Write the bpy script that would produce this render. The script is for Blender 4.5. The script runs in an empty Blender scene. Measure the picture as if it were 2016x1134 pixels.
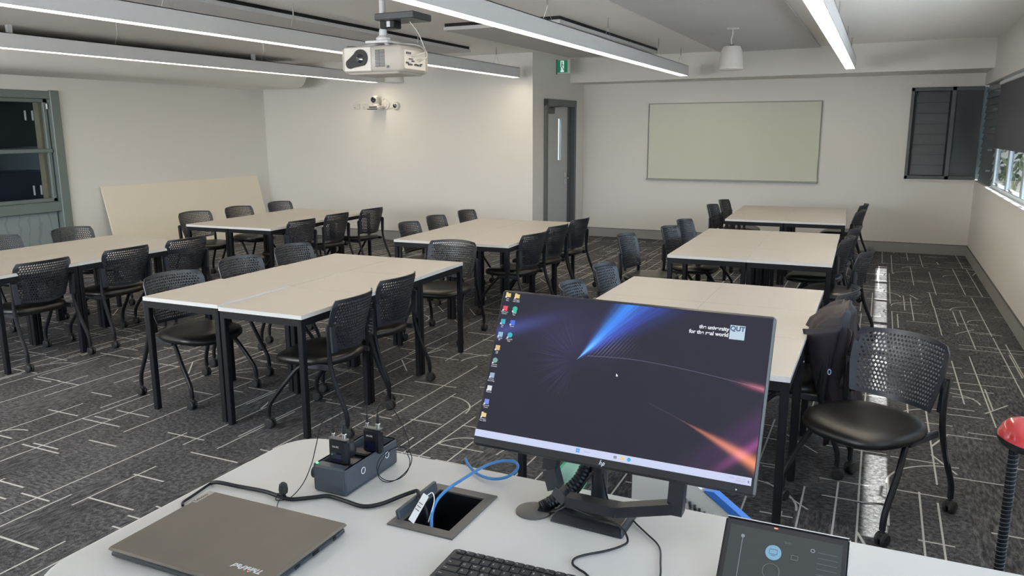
import bpy, bmesh, math, random
from mathutils import Vector, Matrix
random.seed(7)
S = bpy.context.scene
COL = S.collection
PI = math.pi
R = math.radians

# ------------------------------------------------------------------ camera
cam_d = bpy.data.cameras.new('camera')
cam = bpy.data.objects.new('camera', cam_d)
COL.objects.link(cam)
cr = Vector((0.9069301278109597, 0.4212630022643586, -0.003902075347223052))
cu = Vector((-0.07907714649585085, 0.17932703714311138, 0.9806062505672433))
cf = Vector((-0.41379288076387943, 0.8890327871753055, -0.19594936885950334))
m = Matrix((cr, cu, -cf)).transposed().to_4x4()
m.translation = Vector((0, 0, 1.74317))
cam.matrix_world = m
cam_d.sensor_width = 36.0
cam_d.lens = 36.0 * 1543.967 / 2016.0
cam_d.clip_start = 0.02
cam_d.clip_end = 300
S.camera = cam

# ------------------------------------------------------------------ exposure, sky, sun, fill lamps
S.view_settings.view_transform = 'Standard'
S.view_settings.look = 'None'
S.view_settings.exposure = 0.12
S.view_settings.gamma = 1.0
S.view_settings.use_curve_mapping = False
W = bpy.data.worlds.new('sky')
S.world = W
W.use_nodes = True
wn = W.node_tree.nodes
wl = W.node_tree.links
wn.clear()
wo = wn.new('ShaderNodeOutputWorld')
wb = wn.new('ShaderNodeBackground')
sk = wn.new('ShaderNodeTexSky')
sk.sky_type = 'HOSEK_WILKIE'
sk.turbidity = 4.0
sk.sun_direction = (0.7, -0.1, 0.7)
wb.inputs['Strength'].default_value = 14.0
wl.new(sk.outputs[0], wb.inputs[0])
wl.new(wb.outputs[0], wo.inputs[0])

SUN_EL = 47.3
sd = bpy.data.lights.new('sun', 'SUN')
sd.energy = 24.0
sd.angle = R(0.5)
sd.color = (1.0, 0.95, 0.86)
sun = bpy.data.objects.new('sun', sd)
COL.objects.link(sun)
dv = Vector((-math.cos(R(SUN_EL)), 0.02, -math.sin(R(SUN_EL))))
sun.rotation_euler = dv.to_track_quat('-Z', 'Y').to_euler()


def area(name, loc, look, sx, sy, power, color):
    d = bpy.data.lights.new(name, 'AREA')
    d.shape = 'RECTANGLE'
    d.size = sx
    d.size_y = sy
    d.energy = power
    d.color = color
    o = bpy.data.objects.new(name, d)
    COL.objects.link(o)
    o.location = loc
    o.rotation_euler = Vector(look).to_track_quat('-Z', 'Y').to_euler()
    return o


# added fill lamps in unseen openings beside and behind the camera (the openings ahead are lit by sky, sun and ground)
area('fill_lamp_side', (1.20, 0.35, 1.70), (-1, 0, 0.30), 4.4, 1.1, 20, (0.42, 0.68, 1.0))
area('fill_lamp_back', (-6.4, -2.62, 1.60), (-0.45, 1.0, 0.70), 6.2, 1.25, 400, (0.97, 0.97, 0.97))

# ------------------------------------------------------------------ materials


def nm(name):
    mt = bpy.data.materials.new(name)
    mt.use_nodes = True
    nt = mt.node_tree
    return mt, nt, nt.nodes['Principled BSDF']


def node(nt, t, **kw):
    n = nt.nodes.new(t)
    for k, v in kw.items():
        setattr(n, k, v)
    return n


def mat(name, col, rough=0.5, metal=0.0, var=0.06, scale=18.0, bump=0.0, bscale=200.0, coat=0.0, spec=0.5):
    """plain surface whose colour wanders a little by object-space noise"""
    mt, nt, b = nm(name)
    tc = node(nt, 'ShaderNodeTexCoord')
    nz = node(nt, 'ShaderNodeTexNoise')
    nz.inputs['Scale'].default_value = scale
    nz.inputs['Detail'].default_value = 3
    nt.links.new(tc.outputs['Object'], nz.inputs['Vector'])
    mx = node(nt, 'ShaderNodeMix', data_type='RGBA')
    mx.inputs[6].default_value = (*[c * (1 - var) for c in col], 1)
    mx.inputs[7].default_value = (*[min(1, c * (1 + var)) for c in col], 1)
    nt.links.new(nz.outputs[0], mx.inputs[0])
    nt.links.new(mx.outputs[2], b.inputs['Base Color'])
    b.inputs['Roughness'].default_value = rough
    b.inputs['Metallic'].default_value = metal
    b.inputs['Coat Weight'].default_value = coat
    b.inputs['Specular IOR Level'].default_value = spec
    if bump > 0:
        n2 = node(nt, 'ShaderNodeTexNoise')
        n2.inputs['Scale'].default_value = bscale
        nt.links.new(tc.outputs['Object'], n2.inputs['Vector'])
        bp = node(nt, 'ShaderNodeBump')
        bp.inputs['Strength'].default_value = bump
        bp.inputs['Distance'].default_value = 0.002
        nt.links.new(n2.outputs[0], bp.inputs['Height'])
        nt.links.new(bp.outputs[0], b.inputs['Normal'])
    return mt


def emis(name, col, strength, base=(0.02, 0.02, 0.02)):
    mt, nt, b = nm(name)
    b.inputs['Base Color'].default_value = (*base, 1)
    b.inputs['Emission Color'].default_value = (*col, 1)
    b.inputs['Emission Strength'].default_value = strength
    b.inputs['Roughness'].default_value = 0.4
    return mt


M = {}
M['wall'] = mat('wall_paint', (0.77, 0.755, 0.72), 0.75, var=0.015, scale=1.5, bump=0.15)
M['ceiling'] = mat('ceiling_paint', (0.93, 0.915, 0.885), 0.85, var=0.015, scale=1.2)
M['acoustic'] = mat('acoustic_felt', (0.64, 0.645, 0.65), 0.95, var=0.12, scale=60, bump=0.5, bscale=400)
M['skirt'] = mat('skirting_vinyl', (0.33, 0.33, 0.325), 0.55, var=0.03)
M['skirt_line'] = mat('skirting_top', (0.08, 0.08, 0.08), 0.5)
M['top'] = mat('table_laminate', (0.47, 0.44, 0.405), 0.42, var=0.02, scale=30)
M['edge'] = mat('table_edging', (0.66, 0.66, 0.65), 0.45, var=0.02)
M['black_metal'] = mat('black_powdercoat', (0.006, 0.0065, 0.010), 0.5, var=0.2, spec=0.3)
M['black_plastic'] = mat('black_plastic', (0.008, 0.009, 0.012), 0.42, var=0.15, spec=0.35)
M['chair_plastic'] = mat('chair_back_plastic', (0.016, 0.019, 0.028), 0.40, var=0.12, scale=40, spec=0.9)
M['vinyl'] = mat('black_vinyl', (0.010, 0.0095, 0.0095), 0.33, var=0.2, scale=60, bump=0.15, bscale=500)
M['rubber'] = mat('castor_rubber', (0.015, 0.015, 0.016), 0.6, var=0.2)
M['white_metal'] = mat('white_fitting', (0.72, 0.73, 0.75), 0.4, var=0.02)
M['white_plastic'] = mat('white_plastic', (0.70, 0.68, 0.64), 0.4, var=0.02)
M['projector'] = mat('projector_shell', (0.52, 0.495, 0.46), 0.42, var=0.02)
M['grey_dark'] = mat('dark_grey_metal', (0.075, 0.085, 0.095), 0.4, metal=0.2, var=0.1)
M['frame_green'] = mat('grey_green_frame', (0.165, 0.205, 0.20), 0.35, var=0.05)
M['frame_slate'] = mat('slate_frame', (0.10, 0.12, 0.13), 0.30, var=0.08)
M['frame_blue'] = mat('blue_grey_frame', (0.36, 0.42, 0.47), 0.35, var=0.05)
M['door'] = mat('door_paint', (0.50, 0.52, 0.54), 0.45, var=0.02)
M['door_frame'] = mat('door_frame_paint', (0.13, 0.15, 0.16), 0.4, var=0.05)
M['steel'] = mat('brushed_steel', (0.6, 0.6, 0.6), 0.25, metal=1.0, var=0.05)
M['chrome'] = mat('chrome', (0.8, 0.8, 0.78), 0.12, metal=1.0, var=0.02)
M['board'] = mat('glass_whiteboard', (0.58, 0.60, 0.50), 0.38, var=0.015, scale=1.5)
M['lean'] = mat('cream_laminate', (0.84, 0.78, 0.65), 0.5, var=0.03, scale=3)
M['blind'] = mat('blind_fabric', (0.075, 0.08, 0.095), 0.9, var=0.1, scale=300)
M['dark_glass'] = mat('dark_tinted_pane', (0.06, 0.075, 0.08), 0.12, var=0.1, scale=2)
M['desk'] = mat('lectern_laminate', (0.60, 0.585, 0.56), 0.45, var=0.025, scale=9)
M['laptop'] = mat('laptop_lid', (0.125, 0.105, 0.082), 0.42, var=0.12, scale=22, bump=0.05)
M['laptop_body'] = mat('laptop_base', (0.035, 0.04, 0.045), 0.4, var=0.1)
M['silver'] = mat('silver_plate', (0.42, 0.40, 0.36), 0.4, metal=0.5)
M['charger'] = mat('charger_shell', (0.05, 0.06, 0.075), 0.38, var=0.1)
M['bezel'] = mat('monitor_bezel', (0.018, 0.018, 0.02), 0.4, var=0.1)
M['key'] = mat('keycap', (0.02, 0.02, 0.022), 0.5, var=0.1)
M['keyboard'] = mat('keyboard_base', (0.05, 0.05, 0.052), 0.5, var=0.1)
M['legend'] = mat('key_legend', (0.6, 0.6, 0.6), 0.6)
M['bronze'] = mat('power_box_trim', (0.12, 0.115, 0.11), 0.4, metal=0.3, var=0.08)
M['blue_cable'] = mat('blue_cable_jacket', (0.05, 0.22, 0.50), 0.4, var=0.05)
M['label_white'] = mat('paper_label', (0.75, 0.76, 0.78), 0.6, var=0.02)
M['blue_trim'] = mat('blue_trim', (0.04, 0.18, 0.58), 0.45)
M['green'] = mat('green_plastic', (0.10, 0.62, 0.28), 0.35)
M['pale_green'] = mat('pale_green_plastic', (0.45, 0.72, 0.52), 0.4)
M['red'] = mat('red_plastic', (0.62, 0.035, 0.04), 0.2, coat=0.8)
M['jacket'] = mat('jacket_cloth', (0.020, 0.015, 0.022), 0.55, var=0.5, scale=6, bump=0.4, bscale=300)
M['emblem'] = mat('emblem_print', (0.45, 0.62, 0.80), 0.5)
M['stand_black'] = mat('stand_black', (0.012, 0.014, 0.018), 0.35, var=0.1)
M['alu'] = mat('matt_aluminium', (0.36, 0.36, 0.35), 0.5, var=0.05)
M['lens'] = mat('lens_glass', (0.01, 0.01, 0.03), 0.06, var=0.1, coat=1.0)
M['exit_green'] = emis('exit_green', (0.0, 0.13, 0.06), 0.9)
M['exit_white'] = emis('exit_white', (0.75, 0.9, 0.85), 0.8)
M['led'] = emis('led_diffuser', (1.0, 0.86, 0.66), 15.0, base=(0.8, 0.8, 0.8))
M['led_green'] = emis('green_indicator', (0.1, 1.0, 0.3), 2.0)
M['led_red'] = emis('red_indicator', (1.0, 0.25, 0.2), 1.5)
M['brick_pale'] = mat('pale_blockwork', (0.42, 0.38, 0.26), 0.8, var=0.15, scale=12)
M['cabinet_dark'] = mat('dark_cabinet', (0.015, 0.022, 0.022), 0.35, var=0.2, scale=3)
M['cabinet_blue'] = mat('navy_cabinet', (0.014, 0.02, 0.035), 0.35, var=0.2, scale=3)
M['leaf'] = mat('foliage', (0.05, 0.085, 0.02), 0.7, var=0.6, scale=3)
M['bark'] = mat('bark', (0.16, 0.11, 0.07), 0.9, var=0.3)
M['roof_red'] = mat('roof_tiles', (0.24, 0.055, 0.04), 0.7, var=0.25, scale=8)
M['render'] = mat('pale_render', (0.3, 0.28, 0.26), 0.8, var=0.05)
M['ground'] = mat('ground_paving', (0.60, 0.62, 0.66), 0.9, var=0.1, scale=2)


def glass_mat():
    mt, nt, b = nm('window_glass')
    b.inputs['Base Color'].default_value = (0.95, 0.98, 1, 1)
    b.inputs['Roughness'].default_value = 0.02
    tr = node(nt, 'ShaderNodeBsdfTransparent')
    tr.inputs[0].default_value = (0.93, 0.96, 0.97, 1)
    gl = node(nt, 'ShaderNodeBsdfGlossy')
    gl.inputs['Roughness'].default_value = 0.03
    lw = node(nt, 'ShaderNodeLayerWeight')
    lw.inputs[0].default_value = 0.5
    fr = node(nt, 'ShaderNodeMath', operation='POWER')
    nt.links.new(lw.outputs['Facing'], fr.inputs[0])
    fr.inputs[1].default_value = 4.0
    mx = node(nt, 'ShaderNodeMixShader')
    nt.links.new(fr.outputs[0], mx.inputs[0])
    nt.links.new(tr.outputs[0], mx.inputs[1])
    nt.links.new(gl.outputs[0], mx.inputs[2])
    nt.links.new(mx.outputs[0], nt.nodes['Material Output'].inputs[0])
    return mt


M['glass'] = glass_mat()


def frost_mat():
    mt, nt, b = nm('frosted_panel')
    tc = node(nt, 'ShaderNodeTexCoord')
    w = node(nt, 'ShaderNodeTexWave', wave_type='BANDS', bands_direction='Y')
    w.inputs['Scale'].default_value = 2.2
    w.inputs['Distortion'].default_value = 9.0
    w.inputs['Detail'].default_value = 2
    nt.links.new(tc.outputs['Object'], w.inputs['Vector'])
    rp = node(nt, 'ShaderNodeValToRGB')
    rp.color_ramp.elements[0].position = 0.0
    rp.color_ramp.elements[0].color = (0.21, 0.255, 0.265, 1)
    rp.color_ramp.elements[1].position = 0.12
    rp.color_ramp.elements[1].color = (0.26, 0.31, 0.32, 1)
    nt.links.new(w.outputs[1], rp.inputs[0])
    nt.links.new(rp.outputs[0], b.inputs['Base Color'])
    b.inputs['Roughness'].default_value = 0.25
    return mt


M['frost'] = frost_mat()


class NG:
    """tiny helper for building math graphs"""
    def __init__(s, nt):
        s.nt = nt

    def m(s, op, *a, clamp=False):
        n = s.nt.nodes.new('ShaderNodeMath')
        n.operation = op
        n.use_clamp = clamp
        for i, v in enumerate(a):
            if hasattr(v, 'default_value') or hasattr(v, 'links'):
                s.nt.links.new(v, n.inputs[i])
            else:
                n.inputs[i].default_value = v
        return n.outputs[0]

    def xyz(s, x, y, z=0.0):
        n = s.nt.nodes.new('ShaderNodeCombineXYZ')
        for i, v in enumerate((x, y, z)):
            if hasattr(v, 'links'):
                s.nt.links.new(v, n.inputs[i])
            else:
                n.inputs[i].default_value = v
        return n.outputs[0]

    def rnd(s, x, y, z=0.0):
        n = s.nt.nodes.new('ShaderNodeTexWhiteNoise')
        n.noise_dimensions = '3D'
        s.nt.links.new(s.xyz(x, y, z), n.inputs['Vector'])
        return n.outputs['Value']

    def noise(s, v, scale, detail=2.0, rough=0.5):
        n = s.nt.nodes.new('ShaderNodeTexNoise')
        n.inputs['Scale'].default_value = scale
        n.inputs['Detail'].default_value = detail
        n.inputs['Roughness'].default_value = rough
        s.nt.links.new(v, n.inputs['Vector'])
        return n.outputs[0]

    def ramp(s, f, stops):
        n = s.nt.nodes.new('ShaderNodeValToRGB')
        e = n.color_ramp.elements
        while len(e) < len(stops):
            e.new(0.5)
        for k, (p_, c) in enumerate(stops):
            e[k].position = p_
            e[k].color = (*c, 1)
        s.nt.links.new(f, n.inputs[0])
        return n.outputs[0]

    def mix(s, f, a, b, blend='MIX'):
        n = s.nt.nodes.new('ShaderNodeMix')
        n.data_type = 'RGBA'
        n.blend_type = blend
        if hasattr(f, 'links'):
            s.nt.links.new(f, n.inputs[0])
        else:
            n.inputs[0].default_value = f
        for i, v in ((6, a), (7, b)):
            if hasattr(v, 'links'):
                s.nt.links.new(v, n.inputs[i])
            else:
                n.inputs[i].default_value = (*v, 1)
        return n.outputs[2]


def carpet_mat():
    mt, nt, b = nm('carpet_planks')
    g = NG(nt)
    tc = node(nt, 'ShaderNodeTexCoord')
    sp = node(nt, 'ShaderNodeSeparateXYZ')
    nt.links.new(tc.outputs['Object'], sp.inputs[0])
    X, Y = sp.outputs[0], sp.outputs[1]

    def lines(a, b_, pitch, seg, width, prob, seed):
        """straight segments along b_, one candidate per column of a"""
        ca = g.m('DIVIDE', a, pitch)
        i = g.m('FLOOR', ca)
        off = g.m('MULTIPLY', g.rnd(i, seed + 3.3), 7.0)
        cb = g.m('ADD', g.m('DIVIDE', b_, seg), off)
        j = g.m('FLOOR', cb)
        fb = g.m('FRACT', cb)
        fa = g.m('FRACT', ca)
        pos = g.m('ADD', g.m('MULTIPLY', g.rnd(i, j, seed + 0.7), 0.7), 0.15)
        d = g.m('MULTIPLY', g.m('ABSOLUTE', g.m('SUBTRACT', fa, pos)), pitch)
        on = g.m('LESS_THAN', d, width * 0.5)
        pr = g.m('LESS_THAN', g.rnd(i, j, seed + 5.1), prob)
        ln = g.m('LESS_THAN', fb, g.m('ADD', g.m('MULTIPLY', g.rnd(i, j, seed + 9.9), 0.45), 0.55))
        return g.m('MULTIPLY', on, g.m('MULTIPLY', pr, ln))

    def arcs(cell, rad, width, prob, seed):
        cx = g.m('DIVIDE', X, cell)
        cy = g.m('DIVIDE', g.m('ADD', Y, seed), cell)
        ix, iy = g.m('FLOOR', cx), g.m('FLOOR', cy)
        fx = g.m('MULTIPLY', g.m('FRACT', cx), cell)
        fy = g.m('MULTIPLY', g.m('FRACT', cy), cell)
        sx = g.m('GREATER_THAN', g.rnd(ix, iy, seed + 2.0), 0.5)
        fx = g.m('ABSOLUTE', g.m('SUBTRACT', fx, g.m('MULTIPLY', sx, cell)))
        rr = g.m('SQRT', g.m('ADD', g.m('MULTIPLY', fx, fx), g.m('MULTIPLY', fy, fy)))
        r0 = g.m('MULTIPLY', g.m('ADD', g.rnd(ix, iy, seed + 8.0), 0.6), rad)
        on = g.m('LESS_THAN', g.m('ABSOLUTE', g.m('SUBTRACT', rr, r0)), width * 0.5)
        pr = g.m('LESS_THAN', g.rnd(ix, iy, seed + 4.0), prob)
        return g.m('MULTIPLY', on, pr)

    def diag(cell, width, prob, seed):
        cx = g.m('DIVIDE', g.m('ADD', X, seed), cell)
        cy = g.m('DIVIDE', Y, cell)
        ix, iy = g.m('FLOOR', cx), g.m('FLOOR', cy)
        fx, fy = g.m('FRACT', cx), g.m('FRACT', cy)
        sl = g.m('SUBTRACT', g.m('MULTIPLY', g.rnd(ix, iy, seed + 1.0), 2.4), 1.2)
        d = g.m('ABSOLUTE', g.m('SUBTRACT', g.m('SUBTRACT', fx, 0.5), g.m('MULTIPLY', g.m('SUBTRACT', fy, 0.5), sl)))
        on = g.m('LESS_THAN', g.m('MULTIPLY', d, cell), width * 0.6)
        lim = g.m('LESS_THAN', g.m('ABSOLUTE', g.m('SUBTRACT', fy, 0.5)), 0.32)
        pr = g.m('LESS_THAN', g.rnd(ix, iy, seed + 6.0), prob)
        return g.m('MULTIPLY', on, g.m('MULTIPLY', lim, pr))

    LW = 0.0105
    L = lines(X, Y, 0.17, 1.9, LW * 0.85, 0.85, 1.0)
    L = g.m('MAXIMUM', L, lines(X, Y, 0.43, 0.8, LW * 0.85, 0.4, 21.0))
    L = g.m('MAXIMUM', L, lines(Y, X, 0.20, 0.34, LW * 1.05, 0.34, 11.0))
    L = g.m('MAXIMUM', L, lines(Y, X, 0.47, 0.22, LW * 1.05, 0.22, 37.0))
    L = g.m('MAXIMUM', L, arcs(0.5, 0.22, LW, 0.30, 0.37))
    L = g.m('MAXIMUM', L, diag(0.36, LW, 0.13, 0.11))
    # broken line edges, as woven yarn
    v = tc.outputs['Object']
    grain = g.noise(v, 420.0, 2.0)
    L = g.m('MULTIPLY', L, g.m('ADD', g.m('MULTIPLY', g.m('GREATER_THAN', grain, 0.40), 0.45), 0.55))
    # plank patches, each with its own weave
    px = g.m('FLOOR', g.m('DIVIDE', X, 0.25))
    py = g.m('FLOOR', g.m('ADD', g.m('DIVIDE', Y, 1.0), g.m('MULTIPLY', g.rnd(px, 4.0), 5.0)))
    pr = g.rnd(px, py, 2.5)
    mp1 = node(nt, 'ShaderNodeMapping')
    mp1.inputs['Scale'].default_value = (60.0, 14.0, 1.0)
    nt.links.new(v, mp1.inputs[0])
    s1 = g.noise(mp1.outputs[0], 1.0, 3.0, 0.6)
    mp2 = node(nt, 'ShaderNodeMapping')
    mp2.inputs['Scale'].default_value = (26.0, 70.0, 1.0)
    nt.links.new(v, mp2.inputs[0])
    s2 = g.noise(mp2.outputs[0], 1.0, 3.0, 0.6)
    s3 = g.noise(v, 42.0, 4.0, 0.65)
    a1 = g.mix(g.m('GREATER_THAN', pr, 0.38), s1, s2) if False else None
    k1 = g.m('GREATER_THAN', pr, 0.36)
    k2 = g.m('GREATER_THAN', pr, 0.66)
    f12 = g.m('ADD', g.m('MULTIPLY', s1, g.m('SUBTRACT', 1.0, k1)), g.m('MULTIPLY', s2, k1))
    f = g.m('ADD', g.m('MULTIPLY', f12, g.m('SUBTRACT', 1.0, k2)), g.m('MULTIPLY', s3, k2))
    fine = g.noise(v, 260.0, 2.0, 0.7)
    big = g.noise(v, 2.3, 3.0, 0.5)
    t = g.m('ADD', g.m('MULTIPLY', g.m('SUBTRACT', f, 0.5), 2.6), 0.5)
    t = g.m('ADD', t, g.m('MULTIPLY', g.m('SUBTRACT', fine, 0.5), 2.2))
    t = g.m('ADD', t, g.m('MULTIPLY', g.m('SUBTRACT', big, 0.5), 0.8), clamp=True)
    base = g.ramp(t, [(0.0, (0.022, 0.022, 0.025)), (0.45, (0.060, 0.060, 0.064)), (1.0, (0.160, 0.160, 0.168))])
    col = g.mix(L, base, (0.56, 0.55, 0.53))
    nt.links.new(col, b.inputs['Base Color'])
    b.inputs['Roughness'].default_value = 0.85
    b.inputs['Specular IOR Level'].default_value = 0.25
    bp = node(nt, 'ShaderNodeBump')
    bp.inputs['Strength'].default_value = 0.35
    bp.inputs['Distance'].default_value = 0.003
    nt.links.new(fine, bp.inputs['Height'])
    nt.links.new(bp.outputs[0], b.inputs['Normal'])
    return mt


M['carpet'] = carpet_mat()

# ------------------------------------------------------------------ mesh helpers


class MB:
    def __init__(s):
        s.v = []
        s.f = []

    def add(s, vs, fs, M_=None):
        o = len(s.v)
        for p_ in vs:
            p_ = Vector(p_)
            if M_ is not None:
                p_ = M_ @ p_
            s.v.append(p_)
        for f in fs:
            s.f.append([i + o for i in f])
        return s

    def box(s, c, d, M_=None, ch=0.0):
        """box at centre c with size d; ch chamfers the vertical and horizontal edges"""
        x, y, z = (q / 2 for q in d)
        cx, cy, cz = c
        if ch <= 0:
            vs = [(cx + a * x, cy + b * y, cz + e * z) for e in (-1, 1) for a, b in ((-1, -1), (1, -1), (1, 1), (-1, 1))]
            fs = [(3, 2, 1, 0), (4, 5, 6, 7), (0, 1, 5, 4), (1, 2, 6, 5), (2, 3, 7, 6), (3, 0, 4, 7)]
            return s.add(vs, fs, M_)
        r = min(ch, x * .98, y * .98, z * .98)
        out = []
        for e, k in ((-z, r), (-z + r, 0), (z - r, 0), (z, r)):
            X_, Y_ = x - k, y - k
            q = r * 0.7 if k else r
            out += [(cx + a, cy + b, cz + e) for a, b in ((-X_ + q, -Y_), (X_ - q, -Y_), (X_, -Y_ + q), (X_, Y_ - q), (X_ - q, Y_), (-X_ + q, Y_), (-X_, Y_ - q), (-X_, -Y_ + q))]
        fs = [tuple(range(7, -1, -1)), tuple(range(24, 32))]
        for l in range(3):
            for i in range(8):
                j = (i + 1) % 8
                fs.append((l * 8 + i, l * 8 + j, l * 8 + 8 + j, l * 8 + 8 + i))
        return s.add(out, fs, M_)

    def prism(s, poly, z0, z1, M_=None):
        n = len(poly)
        vs = [(a, b, z0) for a, b in poly] + [(a, b, z1) for a, b in poly]
        fs = [tuple(range(n - 1, -1, -1)), tuple(range(n, 2 * n))]
        fs += [(i, (i + 1) % n, n + (i + 1) % n, n + i) for i in range(n)]
        return s.add(vs, fs, M_)

    def tube(s, pts, r, seg=10, cap=True, rads=None):
        pts = [Vector(q) for q in pts]
        n = len(pts)
        t0 = (pts[1] - pts[0]).normalized()
        up = Vector((0, 0, 1)) if abs(t0.z) < .9 else Vector((0, 1, 0))
        a = t0.cross(up).normalized()
        vs = []
        for i, q in enumerate(pts):
            if i == 0:
                t = t0
            elif i == n - 1:
                t = (pts[-1] - pts[-2]).normalized()
            else:
                t = ((pts[i + 1] - q).normalized() + (q - pts[i - 1]).normalized())
                t = t.normalized() if t.length > 1e-6 else t0
            a = (a - t * a.dot(t))
            a = a.normalized() if a.length > 1e-6 else t.orthogonal().normalized()
            b = t.cross(a)
            rr = rads[i] if rads else r
            for k in range(seg):
                w = 2 * PI * k / seg
                vs.append(q + (a * math.cos(w) + b * math.sin(w)) * rr)
        fs = []
        for i in range(n - 1):
            for k in range(seg):
                j = (k + 1) % seg
                fs.append((i * seg + k, i * seg + j, (i + 1) * seg + j, (i + 1) * seg + k))
        if cap:
            fs.append(tuple(range(seg - 1, -1, -1)))
            fs.append(tuple((n - 1) * seg + k for k in range(seg)))
        return s.add(vs, fs)

    def lathe(s, prof, seg=24, M_=None):
        """prof: (radius, z) pairs turned about z"""
        vs = []
        for r, z in prof:
            for k in range(seg):
                w = 2 * PI * k / seg
                vs.append((r * math.cos(w), r * math.sin(w), z))
        fs = []
        for i in range(len(prof) - 1):
            for k in range(seg):
                j = (k + 1) % seg
                fs.append((i * seg + k, i * seg + j, (i + 1) * seg + j, (i + 1) * seg + k))
        fs.append(tuple(range(seg - 1, -1, -1)))
        fs.append(tuple((len(prof) - 1) * seg + k for k in range(seg)))
        return s.add(vs, fs, M_)

    def obj(s, name, m, parent=None, smooth=True, ang=35):
        me = bpy.data.meshes.new(name)
        me.from_pydata([tuple(q) for q in s.v], [], s.f)
        bm = bmesh.new()
        bm.from_mesh(me)
        bmesh.ops.recalc_face_normals(bm, faces=bm.faces)
        bm.to_mesh(me)
        bm.free()
        me.materials.append(m)
        if smooth:
            me.polygons.foreach_set('use_smooth', [True] * len(me.polygons))
            me.set_sharp_from_angle(angle=R(ang))
        o = bpy.data.objects.new(name, me)
        COL.objects.link(o)
        if parent is not None:
            o.parent = parent
        return o


def spline(pts, n=8):
    """Catmull-Rom through the points"""
    P = [Vector(q) for q in pts]
    P = [P[0] * 2 - P[1]] + P + [P[-1] * 2 - P[-2]]
    out = []
    for i in range(1, len(P) - 2):
        for k in range(n):
            t = k / n
            a, b, c, d = P[i - 1], P[i], P[i + 1], P[i + 2]
            out.append(0.5 * ((2 * b) + (c - a) * t + (2 * a - 5 * b + 4 * c - d) * t * t + (3 * b - a - 3 * c + d) * t ** 3))
    out.append(P[-2])
    return out


def T(x=0, y=0, z=0, rx=0, ry=0, rz=0):
    return Matrix.Translation((x, y, z)) @ Matrix.Rotation(rz, 4, 'Z') @ Matrix.Rotation(ry, 4, 'Y') @ Matrix.Rotation(rx, 4, 'X')


def tag(o, label, cat, group=None):
    o['label'] = label
    o['category'] = cat
    if group:
        o['group'] = group
    return o


def thing(name, loc, label, cat, rz=0.0, group=None):
    o = bpy.data.objects.new(name, None)
    o.empty_display_size = 0.1
    COL.objects.link(o)
    o.location = loc
    o.rotation_euler = (0, 0, rz)
    return tag(o, label, cat, group)


def struct(o):
    o['kind'] = 'structure'
    return o


def copy_tree(o, parent=None):
    c = o.copy()
    COL.objects.link(c)
    c.parent = parent
    for ch in o.children:
        copy_tree(ch, c)
    return c


def text_mesh(name, s, size, m, parent, mw, extrude=0.0002, align='LEFT', shear=0.0, bold=0.0):
    cu_ = bpy.data.curves.new(name, 'FONT')
    cu_.body = s
    cu_.size = size
    cu_.extrude = extrude
    cu_.align_x = align
    cu_.shear = shear
    cu_.offset = bold
    to = bpy.data.objects.new(name + '_tmp', cu_)
    COL.objects.link(to)
    dg = bpy.context.evaluated_depsgraph_get()
    me = bpy.data.meshes.new_from_object(to.evaluated_get(dg))
    bpy.data.objects.remove(to)
    bpy.data.curves.remove(cu_)
    me.materials.clear()
    me.materials.append(m)
    me.transform(mw)
    o = bpy.data.objects.new(name, me)
    COL.objects.link(o)
    o.parent = parent
    return o


# ------------------------------------------------------------------ the room
CZ = 2.86                      # ceiling height
XL, XLB = -9.74, -9.75         # left wall
XR0, XR1 = 1.15, 1.19          # right wall near / far
YW = 10.81                     # wall beside the door lobby
YB = 12.56                     # back wall
YN = -2.6                      # wall behind the camera


def XRat(y):
    return XR0 + (XR1 - XR0) * (y - 0) / YB


fl = MB().box(((XL + 1.3) / 2 - 0.0, (YN + YB) / 2, -0.05), (1.5 - XL + 0.4, YB - YN + 0.5, 0.1))
struct(fl.obj('floor', M['carpet'], smooth=False))
ce = MB().box(((XL + 1.3) / 2 - 0.0, (YN + YB) / 2, CZ + 0.05), (1.5 - XL + 0.4, YB - YN + 0.5, 0.1))
struct(ce.obj('ceiling', M['ceiling'], smooth=False))
# back wall: leaves the corner opening for the louvre window
LX0, LZ0, LZ1 = 0.315, 1.06, 2.315
bw = MB()
bw.box(((-4.70 + LX0) / 2, YB + 0.1, CZ / 2), (LX0 + 4.70, 0.2, CZ))
bw.box(((LX0 + 1.45) / 2, YB + 0.1, LZ0 / 2), (1.45 - LX0, 0.2, LZ0))
bw.box(((LX0 + 1.45) / 2, YB + 0.1, (LZ1 + CZ) / 2), (1.45 - LX0, 0.2, CZ - LZ1))
struct(bw.obj('wall_back', M['wall'], smooth=False))
# side wall of the lobby with the door opening
DY0, DY1, DZ = 11.15, 12.21, 2.22


def sx(y):
    return -4.68 + 0.15 * (y - YW) / (YB - YW)


sw = MB()
for y0, y1, z0, z1 in ((YW, DY0, 0, CZ), (DY1, YB + 0.2, 0, CZ), (DY0, DY1, DZ, CZ)):
    sw.prism([(sx(y0) - 0.25, y0), (sx(y0), y0), (sx(y1), y1), (sx(y1) - 0.25, y1)], z0, z1)
struct(sw.obj('wall_lobby', M['wall'], smooth=False))
ww = MB().box(((XL - 4.93) / 2 - 0.1, YW + 0.1, CZ / 2), (-4.93 - XL + 0.2, 0.2, CZ))
struct(ww.obj('wall_rear_left', M['wall'], smooth=False))
pil = MB().box((-4.925, YW + 0.012, CZ / 2), (0.49, 0.05, CZ))
struct(pil.obj('trim_1', M['wall'], smooth=False))
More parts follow.
